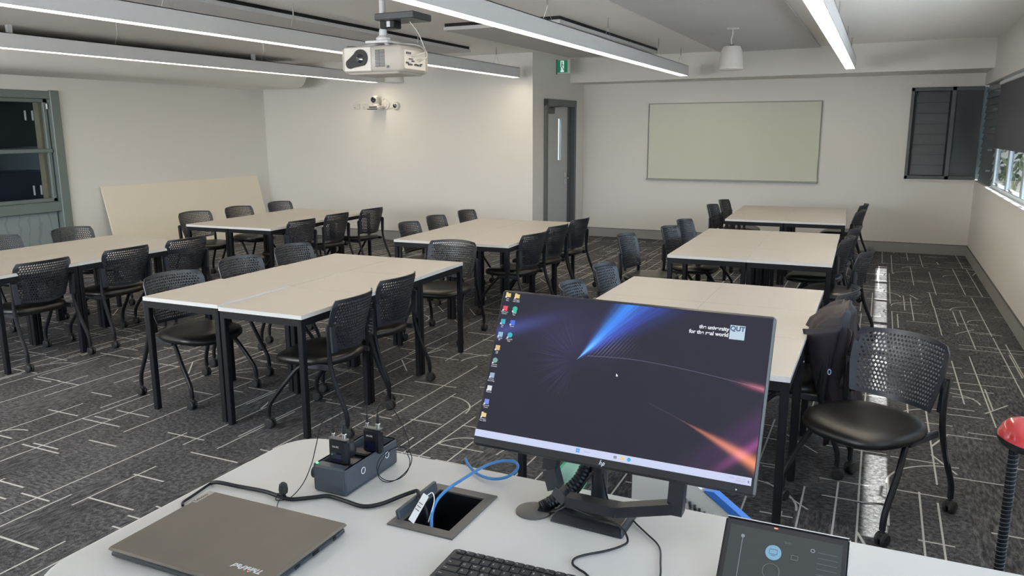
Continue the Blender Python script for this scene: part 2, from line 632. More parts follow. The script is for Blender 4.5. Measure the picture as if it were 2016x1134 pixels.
# left wall with window/door opening y<6.99
WY1 = 6.995
lw = MB()
lw.box((XL - 0.1, (WY1 + YW) / 2 + 0.05, CZ / 2), (0.2, YW - WY1 + 0.1, CZ))
lw.box((XL - 0.1, (4.4 + WY1) / 2, (2.27 + CZ) / 2), (0.2, WY1 - 4.4, CZ - 2.27))
lw.box((XL - 0.1, (YN + 4.4) / 2, CZ / 2), (0.2, 4.4 - YN, CZ))
struct(lw.obj('wall_left', M['wall'], smooth=False))
# right wall
rw = MB()


def rwall(y0, y1, z0, z1):
    rw.prism([(XRat(y0), y0), (XRat(y0) + 0.22, y0), (XRat(y1) + 0.22, y1), (XRat(y1), y1)], z0, z1)


rwall(YN, YB, 0, 1.055)
rwall(YN, YB, 2.325, CZ)
rwall(YN, -2.0, 1.055, 2.325)  # unseen opening left after this pier for the side fill lamp
rwall(2.7, 3.4, 1.055, 2.325)
struct(rw.obj('wall_right', M['wall'], smooth=False))
nw = MB()
for x0_, x1_, z0_, z1_ in ((XL - 0.2, -9.55, 0, CZ), (-3.25, 1.4, 0, CZ), (-9.55, -3.25, 0, 0.93), (-9.55, -3.25, 2.27, CZ)):  # unseen opening left in this wall for the back fill lamp
    nw.box(((x0_ + x1_) / 2, YN - 0.1, (z0_ + z1_) / 2), (x1_ - x0_, 0.2, z1_ - z0_))
struct(nw.obj('wall_near', M['wall'], smooth=False))
# beam over the back wall
bm_ = MB().prism([(-4.66, 12.05), (1.2, 11.62), (1.2, YB + 0.02), (-4.66, YB + 0.02)], 2.49, CZ + 0.01)
struct(bm_.obj('trim_2', M['wall'], smooth=False))


def skirting(name, x0, y0, x1, y1, h=0.143, t=0.014):
    d = Vector((x1 - x0, y1 - y0, 0))
    n = Vector((-d.y, d.x, 0)).normalized()
    o = MB().prism([(x0, y0), (x1, y1), (x1 + n.x * t, y1 + n.y * t), (x0 + n.x * t, y0 + n.y * t)], 0, h).obj(name, M['skirt'], smooth=False)
    struct(o)
    t2 = t + 0.003
    l = MB().prism([(x0, y0), (x1, y1), (x1 + n.x * t2, y1 + n.y * t2), (x0 + n.x * t2, y0 + n.y * t2)], h - 0.001, h + 0.006).obj('skirting_top_edge', M['skirt_line'], o, smooth=False)


skirting('baseboard_back', 1.19, YB, -4.53, YB)
skirting('baseboard_right', XR0, YN, XR1, YB)
skirting('baseboard_rear_left', -5.17, YW, XL, YW)
skirting('baseboard_left', XL, YW, XL, WY1 + 0.05)
skirting('baseboard_lobby', sx(YB), YB, sx(DY1) , DY1 + 0.03)

# ---- door in the lobby wall
dm = thing('door_1', (0, 0, 0), '', '')
for k in ('label', 'category'):
    del dm[k]
struct(dm)
am = math.atan2(sx(DY1) - sx(DY0), DY1 - DY0)
DM = T(sx(DY0), DY0, 0, rz=-am)
fr = MB()
fw = 0.06
fr.box((0.0, fw / 2, DZ / 2), (0.09, fw, DZ), DM)
fr.box((0.0, 1.055 - fw / 2, DZ / 2), (0.09, fw, DZ), DM)
fr.box((0.0, 0.53, DZ - 0.05), (0.09, 1.06, 0.10), DM)
fr.box((-0.09, 1.055 - 0.09, DZ / 2), (0.12, 0.18, DZ), DM)
fr.obj('door_frame', M['door_frame'], dm, smooth=False)
slit = (0.55, 0.65, 1.29, 1.93)
lf = MB()
a0, a1, b0, b1 = slit
for y0, y1, z0, z1 in ((fw, a0, 0, DZ - .1), (a1, 0.88, 0, DZ - .1), (a0, a1, 0, b0), (a0, a1, b1, DZ - .1)):
    lf.box((-0.05, (y0 + y1) / 2, (z0 + z1) / 2 + 0.003), (0.04, y1 - y0, z1 - z0), DM)
leafo = lf.obj('door_leaf', M['door'], dm, smooth=False)
MB().box((-0.05, (a0 + a1) / 2, (b0 + b1) / 2), (0.012, a1 - a0, b1 - b0), DM).obj('glass_slit', M['glass'], leafo, smooth=False)
dh = MB()
dh.box((-0.026, 0.80, 1.0), (0.012, 0.05, 0.20), DM, 0.004)
dh.tube([DM @ Vector((-0.02, 0.80, 1.0)), DM @ Vector((0.035, 0.80, 1.0)), DM @ Vector((0.04, 0.78, 1.0)), DM @ Vector((0.04, 0.68, 1.0))], 0.009)
dh.obj('door_handle', M['steel'], leafo)
dc = MB().box((0.0, 0.20, 2.05), (0.06, 0.24, 0.09), DM, 0.008)
dc.tube([DM @ Vector((0.03, 0.2, 2.10)), DM @ Vector((0.09, 0.45, 2.12)), DM @ Vector((0.03, 0.62, 2.13))], 0.009)
dc.obj('door_closer', M['bronze'], dm)
# bright corridor wall seen by the slit
struct(MB().box((-5.6, 11.75, 1.4), (0.05, 1.3, 2.8)).obj('wall_corridor', M['render'], smooth=False))
area('corridor_light', (-5.2, 11.7, 2.6), (0, 0, -1), 0.5, 1.2, 30, (0.85, 0.92, 1.0))

# ---- glazed screen in the left wall
wg = thing('window_1', (0, 0, 0), '', '')
for k in ('label', 'category'):
    del wg[k]
struct(wg)
fx = MB()
xw = XL
fx.box((xw - 0.04, 6.93, 1.14), (0.16, 0.13, 2.28), ch=0.008)
fx.box((xw - 0.04, 5.65, 2.22), (0.14, 2.5, 0.10), ch=0.008)
fx.box((xw - 0.05, 5.62, 0.80), (0.13, 2.5, 0.13), ch=0.008)
fx.box((xw - 0.04, 4.45, 1.14), (0.16, 0.12, 2.28), ch=0.008)
fx.obj('window_frame', M['frame_green'], wg)
sa = MB()
sa.box((xw - 0.05, 6.825, 1.53), (0.05, 0.05, 1.36), ch=0.005)
sa.box((xw - 0.05, 5.65, 2.15), (0.05, 2.4, 0.05), ch=0.005)
sa.box((xw - 0.05, 5.65, 0.89), (0.05, 2.4, 0.05), ch=0.005)
sa.box((xw - 0.03, 5.65, 1.52), (0.06, 2.4, 0.05), ch=0.005)
sa.obj('sash', M['frame_green'], wg)
MB().box((xw - 0.06, 5.65, 1.53), (0.006, 2.4, 1.3)).obj('pane', M['glass'], wg, smooth=False)
MB().box((xw - 0.06, 5.62, 0.38), (0.01, 2.45, 0.76)).obj('frosted_panel', M['frost'], wg, smooth=False)
lt = MB().box((xw - 0.01, 6.84, 2.08), (0.02, 0.018, 0.07), ch=0.004)
lt.box((xw + 0.005, 5.95, 1.55), (0.03, 0.16, 0.02), ch=0.004)
lt.obj('window_latch', M['white_metal'], wg)
# what stands behind that glass: a dark adjoining store
struct(MB().box((xw - 0.32, 7.08, 1.4), (0.10, 0.36, 2.8)).obj('wall_store', M['brick_pale'], smooth=False))
bj = MB()
for z in (0.3, .62, .94, 1.26, 1.58, 1.9, 2.2):
    bj.box((xw - 0.266, 7.05, z), (0.012, 0.30, 0.006))
struct(bj.obj('trim_3', M['skirt'], smooth=False))


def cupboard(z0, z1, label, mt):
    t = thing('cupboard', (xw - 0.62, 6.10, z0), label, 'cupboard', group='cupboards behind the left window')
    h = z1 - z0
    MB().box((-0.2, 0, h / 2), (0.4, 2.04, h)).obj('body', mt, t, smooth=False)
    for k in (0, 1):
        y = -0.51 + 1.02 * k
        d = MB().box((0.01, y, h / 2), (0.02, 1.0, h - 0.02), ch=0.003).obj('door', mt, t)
        hy = 0.10 if k == 0 else 0.0
    for y in (0.83, 0.93):
        MB().box((0.03, y, h * .5), (0.02, 0.022, 0.13), ch=0.005).obj('handle', M['white_metal'], t)
    return t


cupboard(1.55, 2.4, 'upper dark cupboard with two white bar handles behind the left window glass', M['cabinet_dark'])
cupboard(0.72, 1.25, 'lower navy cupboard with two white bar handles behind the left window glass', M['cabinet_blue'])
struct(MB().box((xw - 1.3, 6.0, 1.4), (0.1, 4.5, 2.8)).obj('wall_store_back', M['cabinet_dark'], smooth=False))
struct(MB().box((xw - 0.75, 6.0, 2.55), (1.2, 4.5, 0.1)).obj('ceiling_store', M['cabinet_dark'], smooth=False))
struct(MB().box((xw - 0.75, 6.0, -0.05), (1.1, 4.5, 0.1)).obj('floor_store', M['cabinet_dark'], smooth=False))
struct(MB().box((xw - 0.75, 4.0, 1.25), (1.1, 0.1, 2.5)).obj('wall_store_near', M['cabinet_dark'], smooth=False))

# ---- louvre window in the back corner
lv = thing('window_2', (0, 0, 0), '', '')
for k in ('label', 'category'):
    del lv[k]
struct(lv)
YF = YB - 0.015
lf2 = MB()
lf2.box((LX0 + 0.02, YF, (LZ0 + LZ1) / 2), (0.04, 0.07, LZ1 - LZ0), ch=0.004)
lf2.box((0.84, YF, (LZ0 + LZ1) / 2), (0.055, 0.07, LZ1 - LZ0), ch=0.004)
lf2.box(((LX0 + 1.19) / 2, YF, LZ1 - 0.025), (1.19 - LX0, 0.07, 0.05), ch=0.004)
lf2.box(((LX0 + 1.19) / 2, YF, LZ0 + 0.025), (1.19 - LX0, 0.07, 0.05), ch=0.004)
lf2.obj('window_frame', M['frame_slate'], lv)
bl = MB()
nb = 8
for i in range(nb):
    z = LZ0 + 0.06 + (LZ1 - LZ0 - 0.12) * (i + .5) / nb
    bl.box((0, 0, 0), (0.45, 0.008, (LZ1 - LZ0 - 0.12) / nb + 0.006), T((LX0 + 0.04 + 0.815) / 2, YF + 0.01, z, rx=R(-9)))
bl.obj('louvre_blades', M['frame_slate'], lv, smooth=False)
ch_ = MB()
for x in (LX0 + 0.055, 0.80):
    ch_.box((x, YF - 0.005, (LZ0 + LZ1) / 2), (0.02, 0.04, LZ1 - LZ0 - 0.10))
ch_.obj('blade_channel', M['black_metal'], lv, smooth=False)
MB().box(((0.865 + 1.19) / 2, YF + 0.01, (LZ0 + LZ1) / 2), (1.19 - 0.865, 0.01, LZ1 - LZ0 - .08)).obj('dark_pane', M['dark_glass'], lv, smooth=False)
MB().box(((LX0 + 1.19) / 2, YB - 0.02, LZ0 - 0.006), (1.19 - LX0, 0.06, 0.012)).obj('window_sill', M['wall'], lv, smooth=False)
MB().box(((LX0 + 1.4) / 2, YB + 0.12, (LZ0 + LZ1) / 2), (1.4 - LX0, 0.02, LZ1 - LZ0)).obj('backing_panel', M['dark_glass'], lv, smooth=False)

# ---- right windows: dark louvre bay in the corner, glazed bays with blinds after it
rwn = thing('window_3', (0, 0, 0), '', '')
for k in ('label', 'category'):
    del rwn[k]
struct(rwn)
RS = T(0, 0, 0)
YD = 11.10        # end of the dark bay
rl = MB()
for i in range(14):
    z = 1.06 + 1.265 * (i + .5) / 14
    rl.box((0, 0, 0), (0.012, YB - YD - 0.03, 0.10), T(XRat(11.8) + 0.05, (YB + YD) / 2, z, ry=R(14)))
rl.obj('louvre_blades', M['frame_slate'], rwn, smooth=False)
MB().box((XRat(11.8) + 0.10, (YB + YD) / 2, 1.69), (0.02, YB - YD, 1.28)).obj('backing_panel', M['dark_glass'], rwn, smooth=False)
br_ = MB()
for z in (1.25, 1.5, 1.75, 1.98, 2.2):
    br_.box((XRat(YD) - 0.005, YD + 0.04, z), (0.05, 0.05, 0.02), ch=0.003)
br_.obj('louvre_bracket', M['frame_slate'], rwn)

# glazed bays
rg = thing('window_4', (0, 0, 0), '', '')
for k in ('label', 'category'):
    del rg[k]
struct(rg)
fb = MB()
ys = [11.02, 9.90, 8.82, 7.74, 6.66, 5.60, 4.5, 3.42]
for i, y in enumerate(ys):
    fb.box((XRat(y) + 0.07, y, 1.69), (0.045, 0.11, 1.27), ch=0.006)
y0, y1 = ys[-1], ys[0]
fb.box((XRat(8) + 0.07, (y0 + y1) / 2, 1.080), (0.045, y1 - y0, 0.05), ch=0.006)
fb.box((XRat(8) + 0.07, (y0 + y1) / 2, 2.30), (0.045, y1 - y0, 0.06), ch=0.006)
fb.obj('window_frame', M['frame_blue'], rg)
MB().box((XRat(8) + 0.072, (y0 + y1) / 2, 1.69), (0.006, y1 - y0, 1.25)).obj('pane', M['glass'], rg, smooth=False)
for i in range(len(ys) - 1):
    y = (ys[i] + ys[i + 1]) / 2
    q = MB().box((XRat(y) + 0.035, y, 1.115), (0.02, 0.20, 0.018), ch=0.003)
    q.tube([(XRat(y) + 0.035, y - 0.08, 1.12), (XRat(y) + 0.015, y - 0.02, 1.14), (XRat(y) + 0.02, y + 0.09, 1.135)], 0.006)
    q.obj('window_winder', M['steel'], rg)
MB().prism([(XRat(3.4) - 0.03, 3.4), (XRat(3.4) + 0.10, 3.4), (XRat(YD) + 0.10, YD), (XRat(YD) - 0.03, YD)], 1.045, 1.062).obj('window_sill', M['white_metal'], rg, smooth=False)


def blind(y0, y1, label):
    t = thing('roller_blind', (XRat((y0 + y1) / 2), (y0 + y1) / 2, 2.3), label, 'blind', group='roller blinds on the right windows')
    L = y1 - y0
    MB().box((0.035, 0, -0.39), (0.003, L, 0.74)).obj('fabric', M['blind'], t, smooth=False)
    MB().tube([(0.04, -L / 2, -0.02), (0.04, L / 2, -0.02)], 0.022).obj('roller_tube', M['white_metal'], t)
    MB().box((0.035, 0, -0.765), (0.012, L, 0.022), ch=0.003).obj('bottom_bar', M['blind'], t)
    return t


blind(8.62, YD - 0.0, 'charcoal roller blind half lowered over the right window nearest the back corner')
blind(7.95, 8.56, 'charcoal roller blind at the right photo edge, nearer of the two blinds')

# ------------------------------------------------------------------ outside the windows
struct(MB().box((16, 8, -3.05), (27, 60, 0.1)).obj('floor_outside', M['ground'], smooth=False))
sun_cut_eave = MB().prism([(1.42, YN), (1.42 + 1.06, YN), (1.42 + 1.06, YB + 1), (1.42, YB + 1)], 2.62, 2.74)  # unseen overhang added to cut the sun down to a thin floor strip
struct(sun_cut_eave.obj('trim_sun_cut', M['render'], smooth=False))
hs = thing('house', (17, 19, -3.0), 'pale house with red tiled roof seen through the right window', 'house')
MB().box((0, 0, 1.5), (9, 12, 3.0)).obj('wall', M['render'], hs, smooth=False)
rfm = MB()
rfm.add([(-5, -6.5, 2.9), (5, -6.5, 2.9), (5, 6.5, 2.9), (-5, 6.5, 2.9), (0, -6.5, 5.4), (0, 6.5, 5.4)], [(0, 1, 4), (3, 5, 2), (0, 4, 5, 3), (1, 2, 5, 4), (0, 3, 2, 1)])
for i in range(16):
    x = -5 + i * 0.31
    z = 2.9 + (x + 5) * 0.5
    rfm.box((x, 0, z + 0.03), (0.05, 13, 0.05))
rfm.obj('roof', M['roof_red'], hs, smooth=False)


def tree(x, y, h, label):
    t = thing('tree', (x, y, -3.0), label, 'tree', group='trees outside the right windows')
    MB().tube(spline([(0, 0, 0), (0.1, 0, h * .3), (-0.05, 0.1, h * .6)]), 0.15, rads=None).obj('trunk', M['bark'], t)
    cm = MB()
    rnd = random.Random(int(x * 10 + y))
    for k in range(900):
        th, ph = rnd.uniform(0, 2 * PI), rnd.uniform(-1.2, 1.5)
        rr = h * .3 * rnd.uniform(.5, 1)
        c = Vector((rr * math.cos(th) * math.cos(ph), rr * math.sin(th) * math.cos(ph), h * .68 + rr * math.sin(ph)))
        a = Vector((rnd.uniform(-1, 1), rnd.uniform(-1, 1), rnd.uniform(-1, 1))).normalized() * 0.16
        b = a.orthogonal().normalized() * 0.07
        cm.add([c - a, c + b, c + a, c - b], [(0, 1, 2, 3)])
    cm.obj('crown', M['leaf'], t, smooth=False)


tree(5.5, 20.5, 5.8, 'leafy green tree outside, nearest the right window')
tree(9.5, 27.5, 6.6, 'leafy green tree outside, beside the red tiled roof')
tree(4.2, 27.0, 6.0, 'leafy green tree outside, farthest behind the right window')

# ------------------------------------------------------------------ ceiling furniture


def acoustic_panel(name, poly, z0, z1, label, group='grey acoustic ceiling panels'):
    cx = sum(q[0] for q in poly) / len(poly)
    cy = sum(q[1] for q in poly) / len(poly)
    t = thing('acoustic_panel', (cx, cy, z0), label, 'ceiling panel', group=group)
    p2 = [(a - cx, b - cy) for a, b in poly]
    MB().prism(p2, 0, z1 - z0).obj('felt_board', M['acoustic'], t, smooth=False)
    # black solid standing in for the shade between board and ceiling
    p3 = [(a * 0.985, b * 0.996) for a, b in p2]
    MB().prism(p3, z1 - z0, CZ - z0).obj('gap_shade_filler', M['black_metal'], t, smooth=False)


acoustic_panel('p', [(-2.24, 0.5), (-0.86, 0.5), (-0.86, 11.72), (-2.20, 11.86)], 2.835, 2.852, 'wide grey felt ceiling panel around the nearer hanging speaker')
acoustic_panel('p', [(-4.30, 7.55), (-2.98, 7.55), (-2.92, 11.1), (-4.24, 11.1)], 2.79, 2.825, 'grey felt ceiling panel beside the exit sign')
acoustic_panel('p', [(-6.6, 0.5), (-5.14, 0.5), (-5.14, 9.75), (-6.6, 9.75)], 2.79, 2.825, 'long grey felt ceiling panel left of the projector')


def pendant_light(x, y0, y1, hang, label):
    zb, h, w = 2.495, 0.135, 0.115
    t = thing('pendant_light', (x, (y0 + y1) / 2, zb), label, 'light', group='long linear pendant lights')
    L = y1 - y0
    b = MB()
    for s_ in (-1, 1):
        b.box((s_ * (w / 2 - 0.0025), 0, h / 2), (0.005, L, h))
    b.box((0, 0, h - 0.003), (w, L, 0.006))
    for s_ in (-1, 1):
        b.box((0, s_ * (L / 2 - 0.003), h / 2), (w, 0.006, h))
    b.obj('housing', M['white_metal'], t, smooth=False)
    MB().box((0, 0, 0.008), (w - 0.012, L - 0.014, 0.008)).obj('diffuser', M['led'], t, smooth=False)
    for y in hang:
        yy = y - (y0 + y1) / 2
        k = MB()
        k.tube([(0, yy, CZ - zb), (0, yy, CZ - zb - 0.10)], 0.006, 8)
        for s_ in (-1, 1):
            k.tube([(0, yy, CZ - zb - 0.10), (s_ * 0.04, yy + s_ * 0.01, h)], 0.0012, 5)
        k.obj('suspension_wire', M['steel'], t)
    return t


pendant_light(-0.44, 2.6, 11.05, [3.2, 4.4, 6, 7.85, 9.7, 10.9], 'linear pendant light nearest the right windows')
pendant_light(-2.60, 2.6, 11.35, [3.2, 4.4, 6.3, 7.9, 9.9, 11.1], 'linear pendant light between projector and hanging speaker')
pendant_light(-4.83, 2.6, 10.55, [3.2, 4.4, 5.8, 7.9, 9.9], 'linear pendant light passing behind the projector')
pendant_light(-7.25, 2.6, 10.55, [3.2, 4.4, 5.95, 8.1, 10.0], 'linear pendant light nearest the left wall')


def speaker(x, y, z0, label):
    t = thing('hanging_speaker', (x, y, z0), label, 'speaker', group='white hanging ceiling speakers')
    MB().lathe([(0.118, 0.0), (0.130, 0.006), (0.131, 0.035), (0.127, 0.042), (0.126, 0.10), (0.112, 0.20), (0.094, 0.245), (0.085, 0.25)], 32).obj('body', M['white_plastic'], t)
    MB().lathe([(0.1, -0.004), (0.117, -0.002), (0.117, 0.004)], 32).obj('grille', M['white_metal'], t)
    MB().lathe([(0.025, 0.25), (0.028, 0.262), (0.01, 0.266)], 16).obj('cap', M['black_plastic'], t)
    MB().tube(spline([(0, 0, 0.26), (-0.01, 0, 0.32), (0.002, 0, 0.37), (0, 0, CZ - z0)], 5), 0.007).obj('hanging_cord', M['white_plastic'], t)
    MB().box((0, 0, CZ - z0 - 0.03), (0.13, 0.04, 0.02), ch=0.005).obj('ceiling_plate', M['white_plastic'], t)


speaker(-1.575, 9.10, 2.395, 'white hanging speaker in front of the whiteboard, nearer the windows')
speaker(-5.98, 9.15, 2.385, 'white hanging speaker seen just below the projector')

# air conditioning casing along the left wall
ac = thing('air_conditioner', (XL, 5.0, 2.40), 'long cream rounded air conditioning casing hung along the top of the left wall', 'air conditioner')
prof = [(0.0, 0.06), (0.25, 0.03), (0.95, 0.02)]
for k in range(7):
    a = -PI / 2 + PI / 2 * k / 6
    prof.append((1.20 + 0.22 * math.cos(a), 0.24 + 0.22 * math.sin(a)))
prof += [(1.42, 0.34), (1.36, 0.355), (0.0, 0.355)]
vs, fs = [], []
yy = [-6.5, 4.95, 5.12, 5.24, 5.31, 5.34]
ins = [0, 0, 0.02, 0.06, 0.12, 0.2]
n = len(prof)
for y, q in zip(yy, ins):
    for a, b in prof:
        cx_, cz_ = 0.4, 0.22
        f = 1 - q * 0.55
        vs.append((a if a < 0.3 else 0.3 + (a - 0.3) * (1 - q * 0.5), y, cz_ + (b - cz_) * f))
for l in range(len(yy) - 1):
    for i in range(n):
        j = (i + 1) % n
        fs.append((l * n + i, l * n + j, (l + 1) * n + j, (l + 1) * n + i))
fs.append(tuple(range(n)))
fs.append(tuple((len(yy) - 1) * n + i for i in range(n)))
MB().add(vs, fs).obj('casing', M['ceiling'], ac, ang=50)
gv = MB()
gv.box((1.425, 3.25, 0.245), (0.02, 1.95, 0.10), ch=0.004)
gv.obj('vent_frame', M['white_plastic'], ac)
gs = MB()
for i in range(3):
    gs.box((1.437, 3.3, 0.22 + i * 0.026), (0.006, 1.65, 0.012))
gs.obj('vent_slot', M['black_metal'], ac, smooth=False)
for y in (0.6, 4.2, -2.5):
    MB().box((1.30, y, 0.41), (0.04, 0.05, 0.11)).obj('hanger', M['white_metal'], ac, smooth=False)

# projector
pj = thing('projector', (-3.475, 5.0, 2.17), 'white ceiling projector with a dark lens and cables on its side panel', 'projector', rz=R(1))
MB().box((0, 0.21, 0.10), (0.52, 0.42, 0.19), ch=0.022).obj('body', M['projector'], pj, ang=50)
MB().box((0, 0.21, 0.008), (0.44, 0.36, 0.03), ch=0.008).obj('base_plate', M['projector'], pj)
MB().box((-0.105, -0.002, 0.10), (0.235, 0.014, 0.172), ch=0.004).obj('lens_surround', M['white_plastic'], pj)
lp = []
for k in range(26):
    a = R(-60) + R(210) * k / 25
    lp.append((-0.075 + 0.062 * math.cos(a), 0.108 + 0.062 * math.sin(a)))
for k in range(14):
    a = R(150) + R(150) * k / 13
    lp.append((-0.165 + 0.038 * math.cos(a), 0.070 + 0.036 * math.sin(a)))
LM = T(0, -0.006, 0, rx=PI / 2)
MB().prism(lp, 0, 0.012, LM).obj('lens_shroud', M['black_plastic'], pj)
MB().lathe([(0.034, 0.0), (0.032, 0.004), (0.018, 0.009), (0.006, 0.011)], 28, T(-0.075, -0.016, 0.105, rx=PI / 2)).obj('lens', M['lens'], pj)
gr = MB()
for i in range(13):
    for c in (0, 1):
        gr.box((0.068 + c * 0.042, -0.002, 0.045 + i * 0.0095), (0.036, 0.012, 0.005))
gr.obj('grille', M['grey_dark'], pj, smooth=False)
gb = MB().box((0.155, -0.001, 0.04), (0.018, 0.006, 0.018))
gb.obj('badge', M['grey_dark'], pj, smooth=False)
sp_ = MB()
sp_.box((0.262, 0.20, 0.095), (0.012, 0.30, 0.14), ch=0.004)
sp_.obj('connector_panel', M['white_plastic'], pj)
cn = MB()
rnd = random.Random(3)
for (y, z, dy, dz) in ((0.10, 0.14, 0.06, 0.014), (0.13, 0.10, 0.05, 0.008), (0.08, 0.07, 0.03, 0.012), (0.12, 0.06, 0.05, 0.012), (0.20, 0.062, 0.03, 0.014), (0.25, 0.06, 0.05, 0.012), (0.16, 0.085, 0.03, 0.01), (0.28, 0.07, 0.02, 0.01)):
    cn.box((0.272, y, z), (0.008, dy, dz))
cn.obj('connector', M['grey_dark'], pj, smooth=False)
wr = MB()
wr.tube(spline([(0.27, 0.15, 0.12), (0.32, 0.2, 0.14), (0.29, 0.3, 0.17), (0.2, 0.34, 0.22), (0.0, 0.25, 0.24)]), 0.006)
wr.tube(spline([(0.27, 0.22, 0.10), (0.33, 0.26, 0.12), (0.27, 0.33, 0.2), (0.24, 0.30, 0.30), (0.20, 0.25, 0.38)]), 0.004)
wr.tube(spline([(0.27, 0.26, 0.09), (0.31, 0.3, 0.13), (0.24, 0.36, 0.19), (0.05, 0.35, 0.23)]), 0.004)
wr.obj('cable', M['white_plastic'], pj)
mt_ = MB()
mt_.box((-0.02, 0.22, 0.235), (0.20, 0.20, 0.02), ch=0.004)
for a in range(4):
    w = PI / 4 + a * PI / 2
    mt_.tube([(-0.02, 0.22, 0.24), (-0.02 + 0.17 * math.cos(w), 0.22 + 0.14 * math.sin(w), 0.20)], 0.010)
mt_.lathe([(0.05, 0.24), (0.055, 0.27), (0.03, 0.29), (0.03, 0.33)], 20, T(-0.02, 0.22, 0))
mt_.obj('ceiling_mount', M['white_metal'], pj)
MB().lathe([(0.024, 0.30), (0.024, CZ - 2.17)], 18, T(-0.02, 0.22, 0)).obj('mount_pole', M['white_metal'], pj)
MB().lathe([(0.05, 0.0), (0.055, 0.008), (0.04, 0.02)], 18, T(-0.22, 0.1, 0.185)).obj('adjuster_knob', M['black_plastic'], pj)
db = thing('mounting_box', (-3.40, 5.24, 2.55), 'dark grey box on the projector pole under the ceiling', 'box')
MB().box((0.07, 0.0, 0.03), (0.34, 0.26, 0.05), ch=0.006).obj('tray', M['grey_dark'], db)
MB().box((-0.03, -0.02, -0.02), (0.13, 0.10, 0.055), ch=0.005).obj('power_pack', M['black_plastic'], db)
MB().box((-0.015, -0.073, -0.018), (0.03, 0.002, 0.04)).obj('label_plate', M['label_white'], db, smooth=False)

# exit sign
ex = thing('exit_sign', (-4.50, 11.56, 2.60), 'green and white running man exit sign mounted on the lobby wall', 'sign')
MB().box((0, 0.02, 0.105), (0.21, 0.035, 0.21), ch=0.005).obj('sign_body', M['white_plastic'], ex)
MB().box((-0.02, 0.0, 0.11), (0.17, 0.006, 0.18)).obj('sign_face', M['exit_green'], ex, smooth=False)
rm = MB()
FY = -0.004


def flat(mb, pts, th=0.002, y=FY):
    mb.prism(pts, 0, th, T(0, y, 0, rx=PI / 2))


rm.box((-0.02, FY, 0.11), (0.055, 0.002, 0.165))
rm.obj('doorway_mark', M['exit_white'], ex, smooth=False)
mn = MB()
flat(mn, [(-0.022 + 0.012 * math.cos(a * PI / 6), 0.170 + 0.012 * math.sin(a * PI / 6)) for a in range(12)], y=-0.006)
flat(mn, [(-0.032, 0.155), (-0.012, 0.158), (-0.016, 0.112), (-0.034, 0.108)], y=-0.006)
flat(mn, [(-0.034, 0.112), (-0.020, 0.114), (-0.040, 0.082), (-0.030, 0.050), (-0.042, 0.050), (-0.052, 0.084)], y=-0.006)
flat(mn, [(-0.028, 0.112), (-0.016, 0.112), (0.002, 0.080), (0.012, 0.052), (0.002, 0.050), (-0.010, 0.078)], y=-0.006)
flat(mn, [(-0.014, 0.152), (-0.012, 0.142), (0.008, 0.124), (0.002, 0.118), (-0.018, 0.134)], y=-0.006)
mn.obj('running_figure', M['exit_green'], ex, smooth=False)
MB().box((-0.135, 0.02, 0.105), (0.05, 0.05, 0.22), ch=0.004).obj('dark_side_slab', M['grey_dark'], ex)  # dark slab at the wall end of the sign

# ------------------------------------------------------------------ on the walls
wbd = thing('whiteboard', (-2.125, YB, 0.97), 'wide pale green glass whiteboard on the back wall', 'whiteboard')
MB().box((0, -0.018, 0.60), (2.56, 0.012, 1.17)).obj('glass_surface', M['board'], wbd, smooth=False)
fm = MB()
fm.box((0, -0.018, 1.19), (2.58, 0.030, 0.014), ch=0.002)
fm.box((-1.29, -0.018, 0.60), (0.009, 0.03, 1.18), ch=0.002)
fm.box((1.29, -0.018, 0.60), (0.009, 0.03, 1.18), ch=0.002)
fm.obj('frame', M['alu'], wbd)
MB().box((0, -0.035, 0.012), (2.60, 0.07, 0.022), ch=0.004).obj('pen_tray', M['alu'], wbd)

pcm = thing('video_camera', (-7.34, YW, 2.09), 'white pan and tilt camera on a wall bracket between wall plates and small dome', 'camera')
MB().box((0, -0.12, 0.0), (0.20, 0.20, 0.012), ch=0.004).obj('shelf_bracket', M['white_metal'], pcm)
MB().box((0, -0.12, 0.035), (0.19, 0.16, 0.05), ch=0.012).obj('base', M['white_plastic'], pcm)
MB().box((-0.01, -0.202, 0.038), (0.15, 0.006, 0.022)).obj('status_strip', M['grey_dark'], pcm, smooth=False)
MB().box((-0.01, -0.215, 0.005), (0.19, 0.02, 0.012)).obj('shelf_lip', M['black_plastic'], pcm, smooth=False)
hd = MB()
hd.lathe([(0.055, 0.06), (0.06, 0.075), (0.05, 0.09)], 24, T(-0.01, -0.12, 0))
hd.lathe([(0.02, -0.05), (0.055, -0.045), (0.07, -0.02), (0.07, 0.02), (0.055, 0.045), (0.02, 0.05)], 28, T(-0.01, -0.12, 0.15, ry=PI / 2))
hd.obj('camera_head', M['white_plastic'], pcm)
MB().lathe([(0.043, 0.0), (0.043, 0.02), (0.034, 0.028), (0.012, 0.03)], 28, T(-0.01, -0.175, 0.15, rx=PI / 2)).obj('lens', M['lens'], pcm)
MB().tube(spline([(0.06, -0.06, 0.03), (0.12, -0.03, 0.06), (0.13, -0.02, 0.14), (0.08, -0.015, 0.17), (0.04, -0.02, 0.12)]), 0.010).obj('cable', M['white_plastic'], pcm)
MB().lathe([(0.075, 0.0), (0.075, 0.02), (0.05, 0.03)], 24, T(0.10, -0.001, 0.08, rx=PI / 2)).obj('wall_cover', M['white_plastic'], pcm)
dmc = thing('dome_sensor', (-7.035, YW, 2.145), 'small round white dome sensor on the wall right of the video camera', 'sensor')
MB().lathe([(0.066, 0.0), (0.066, 0.02), (0.055, 0.045), (0.038, 0.055)], 28, T(0, 0, 0, rx=PI / 2)).obj('housing', M['white_plastic'], dmc)
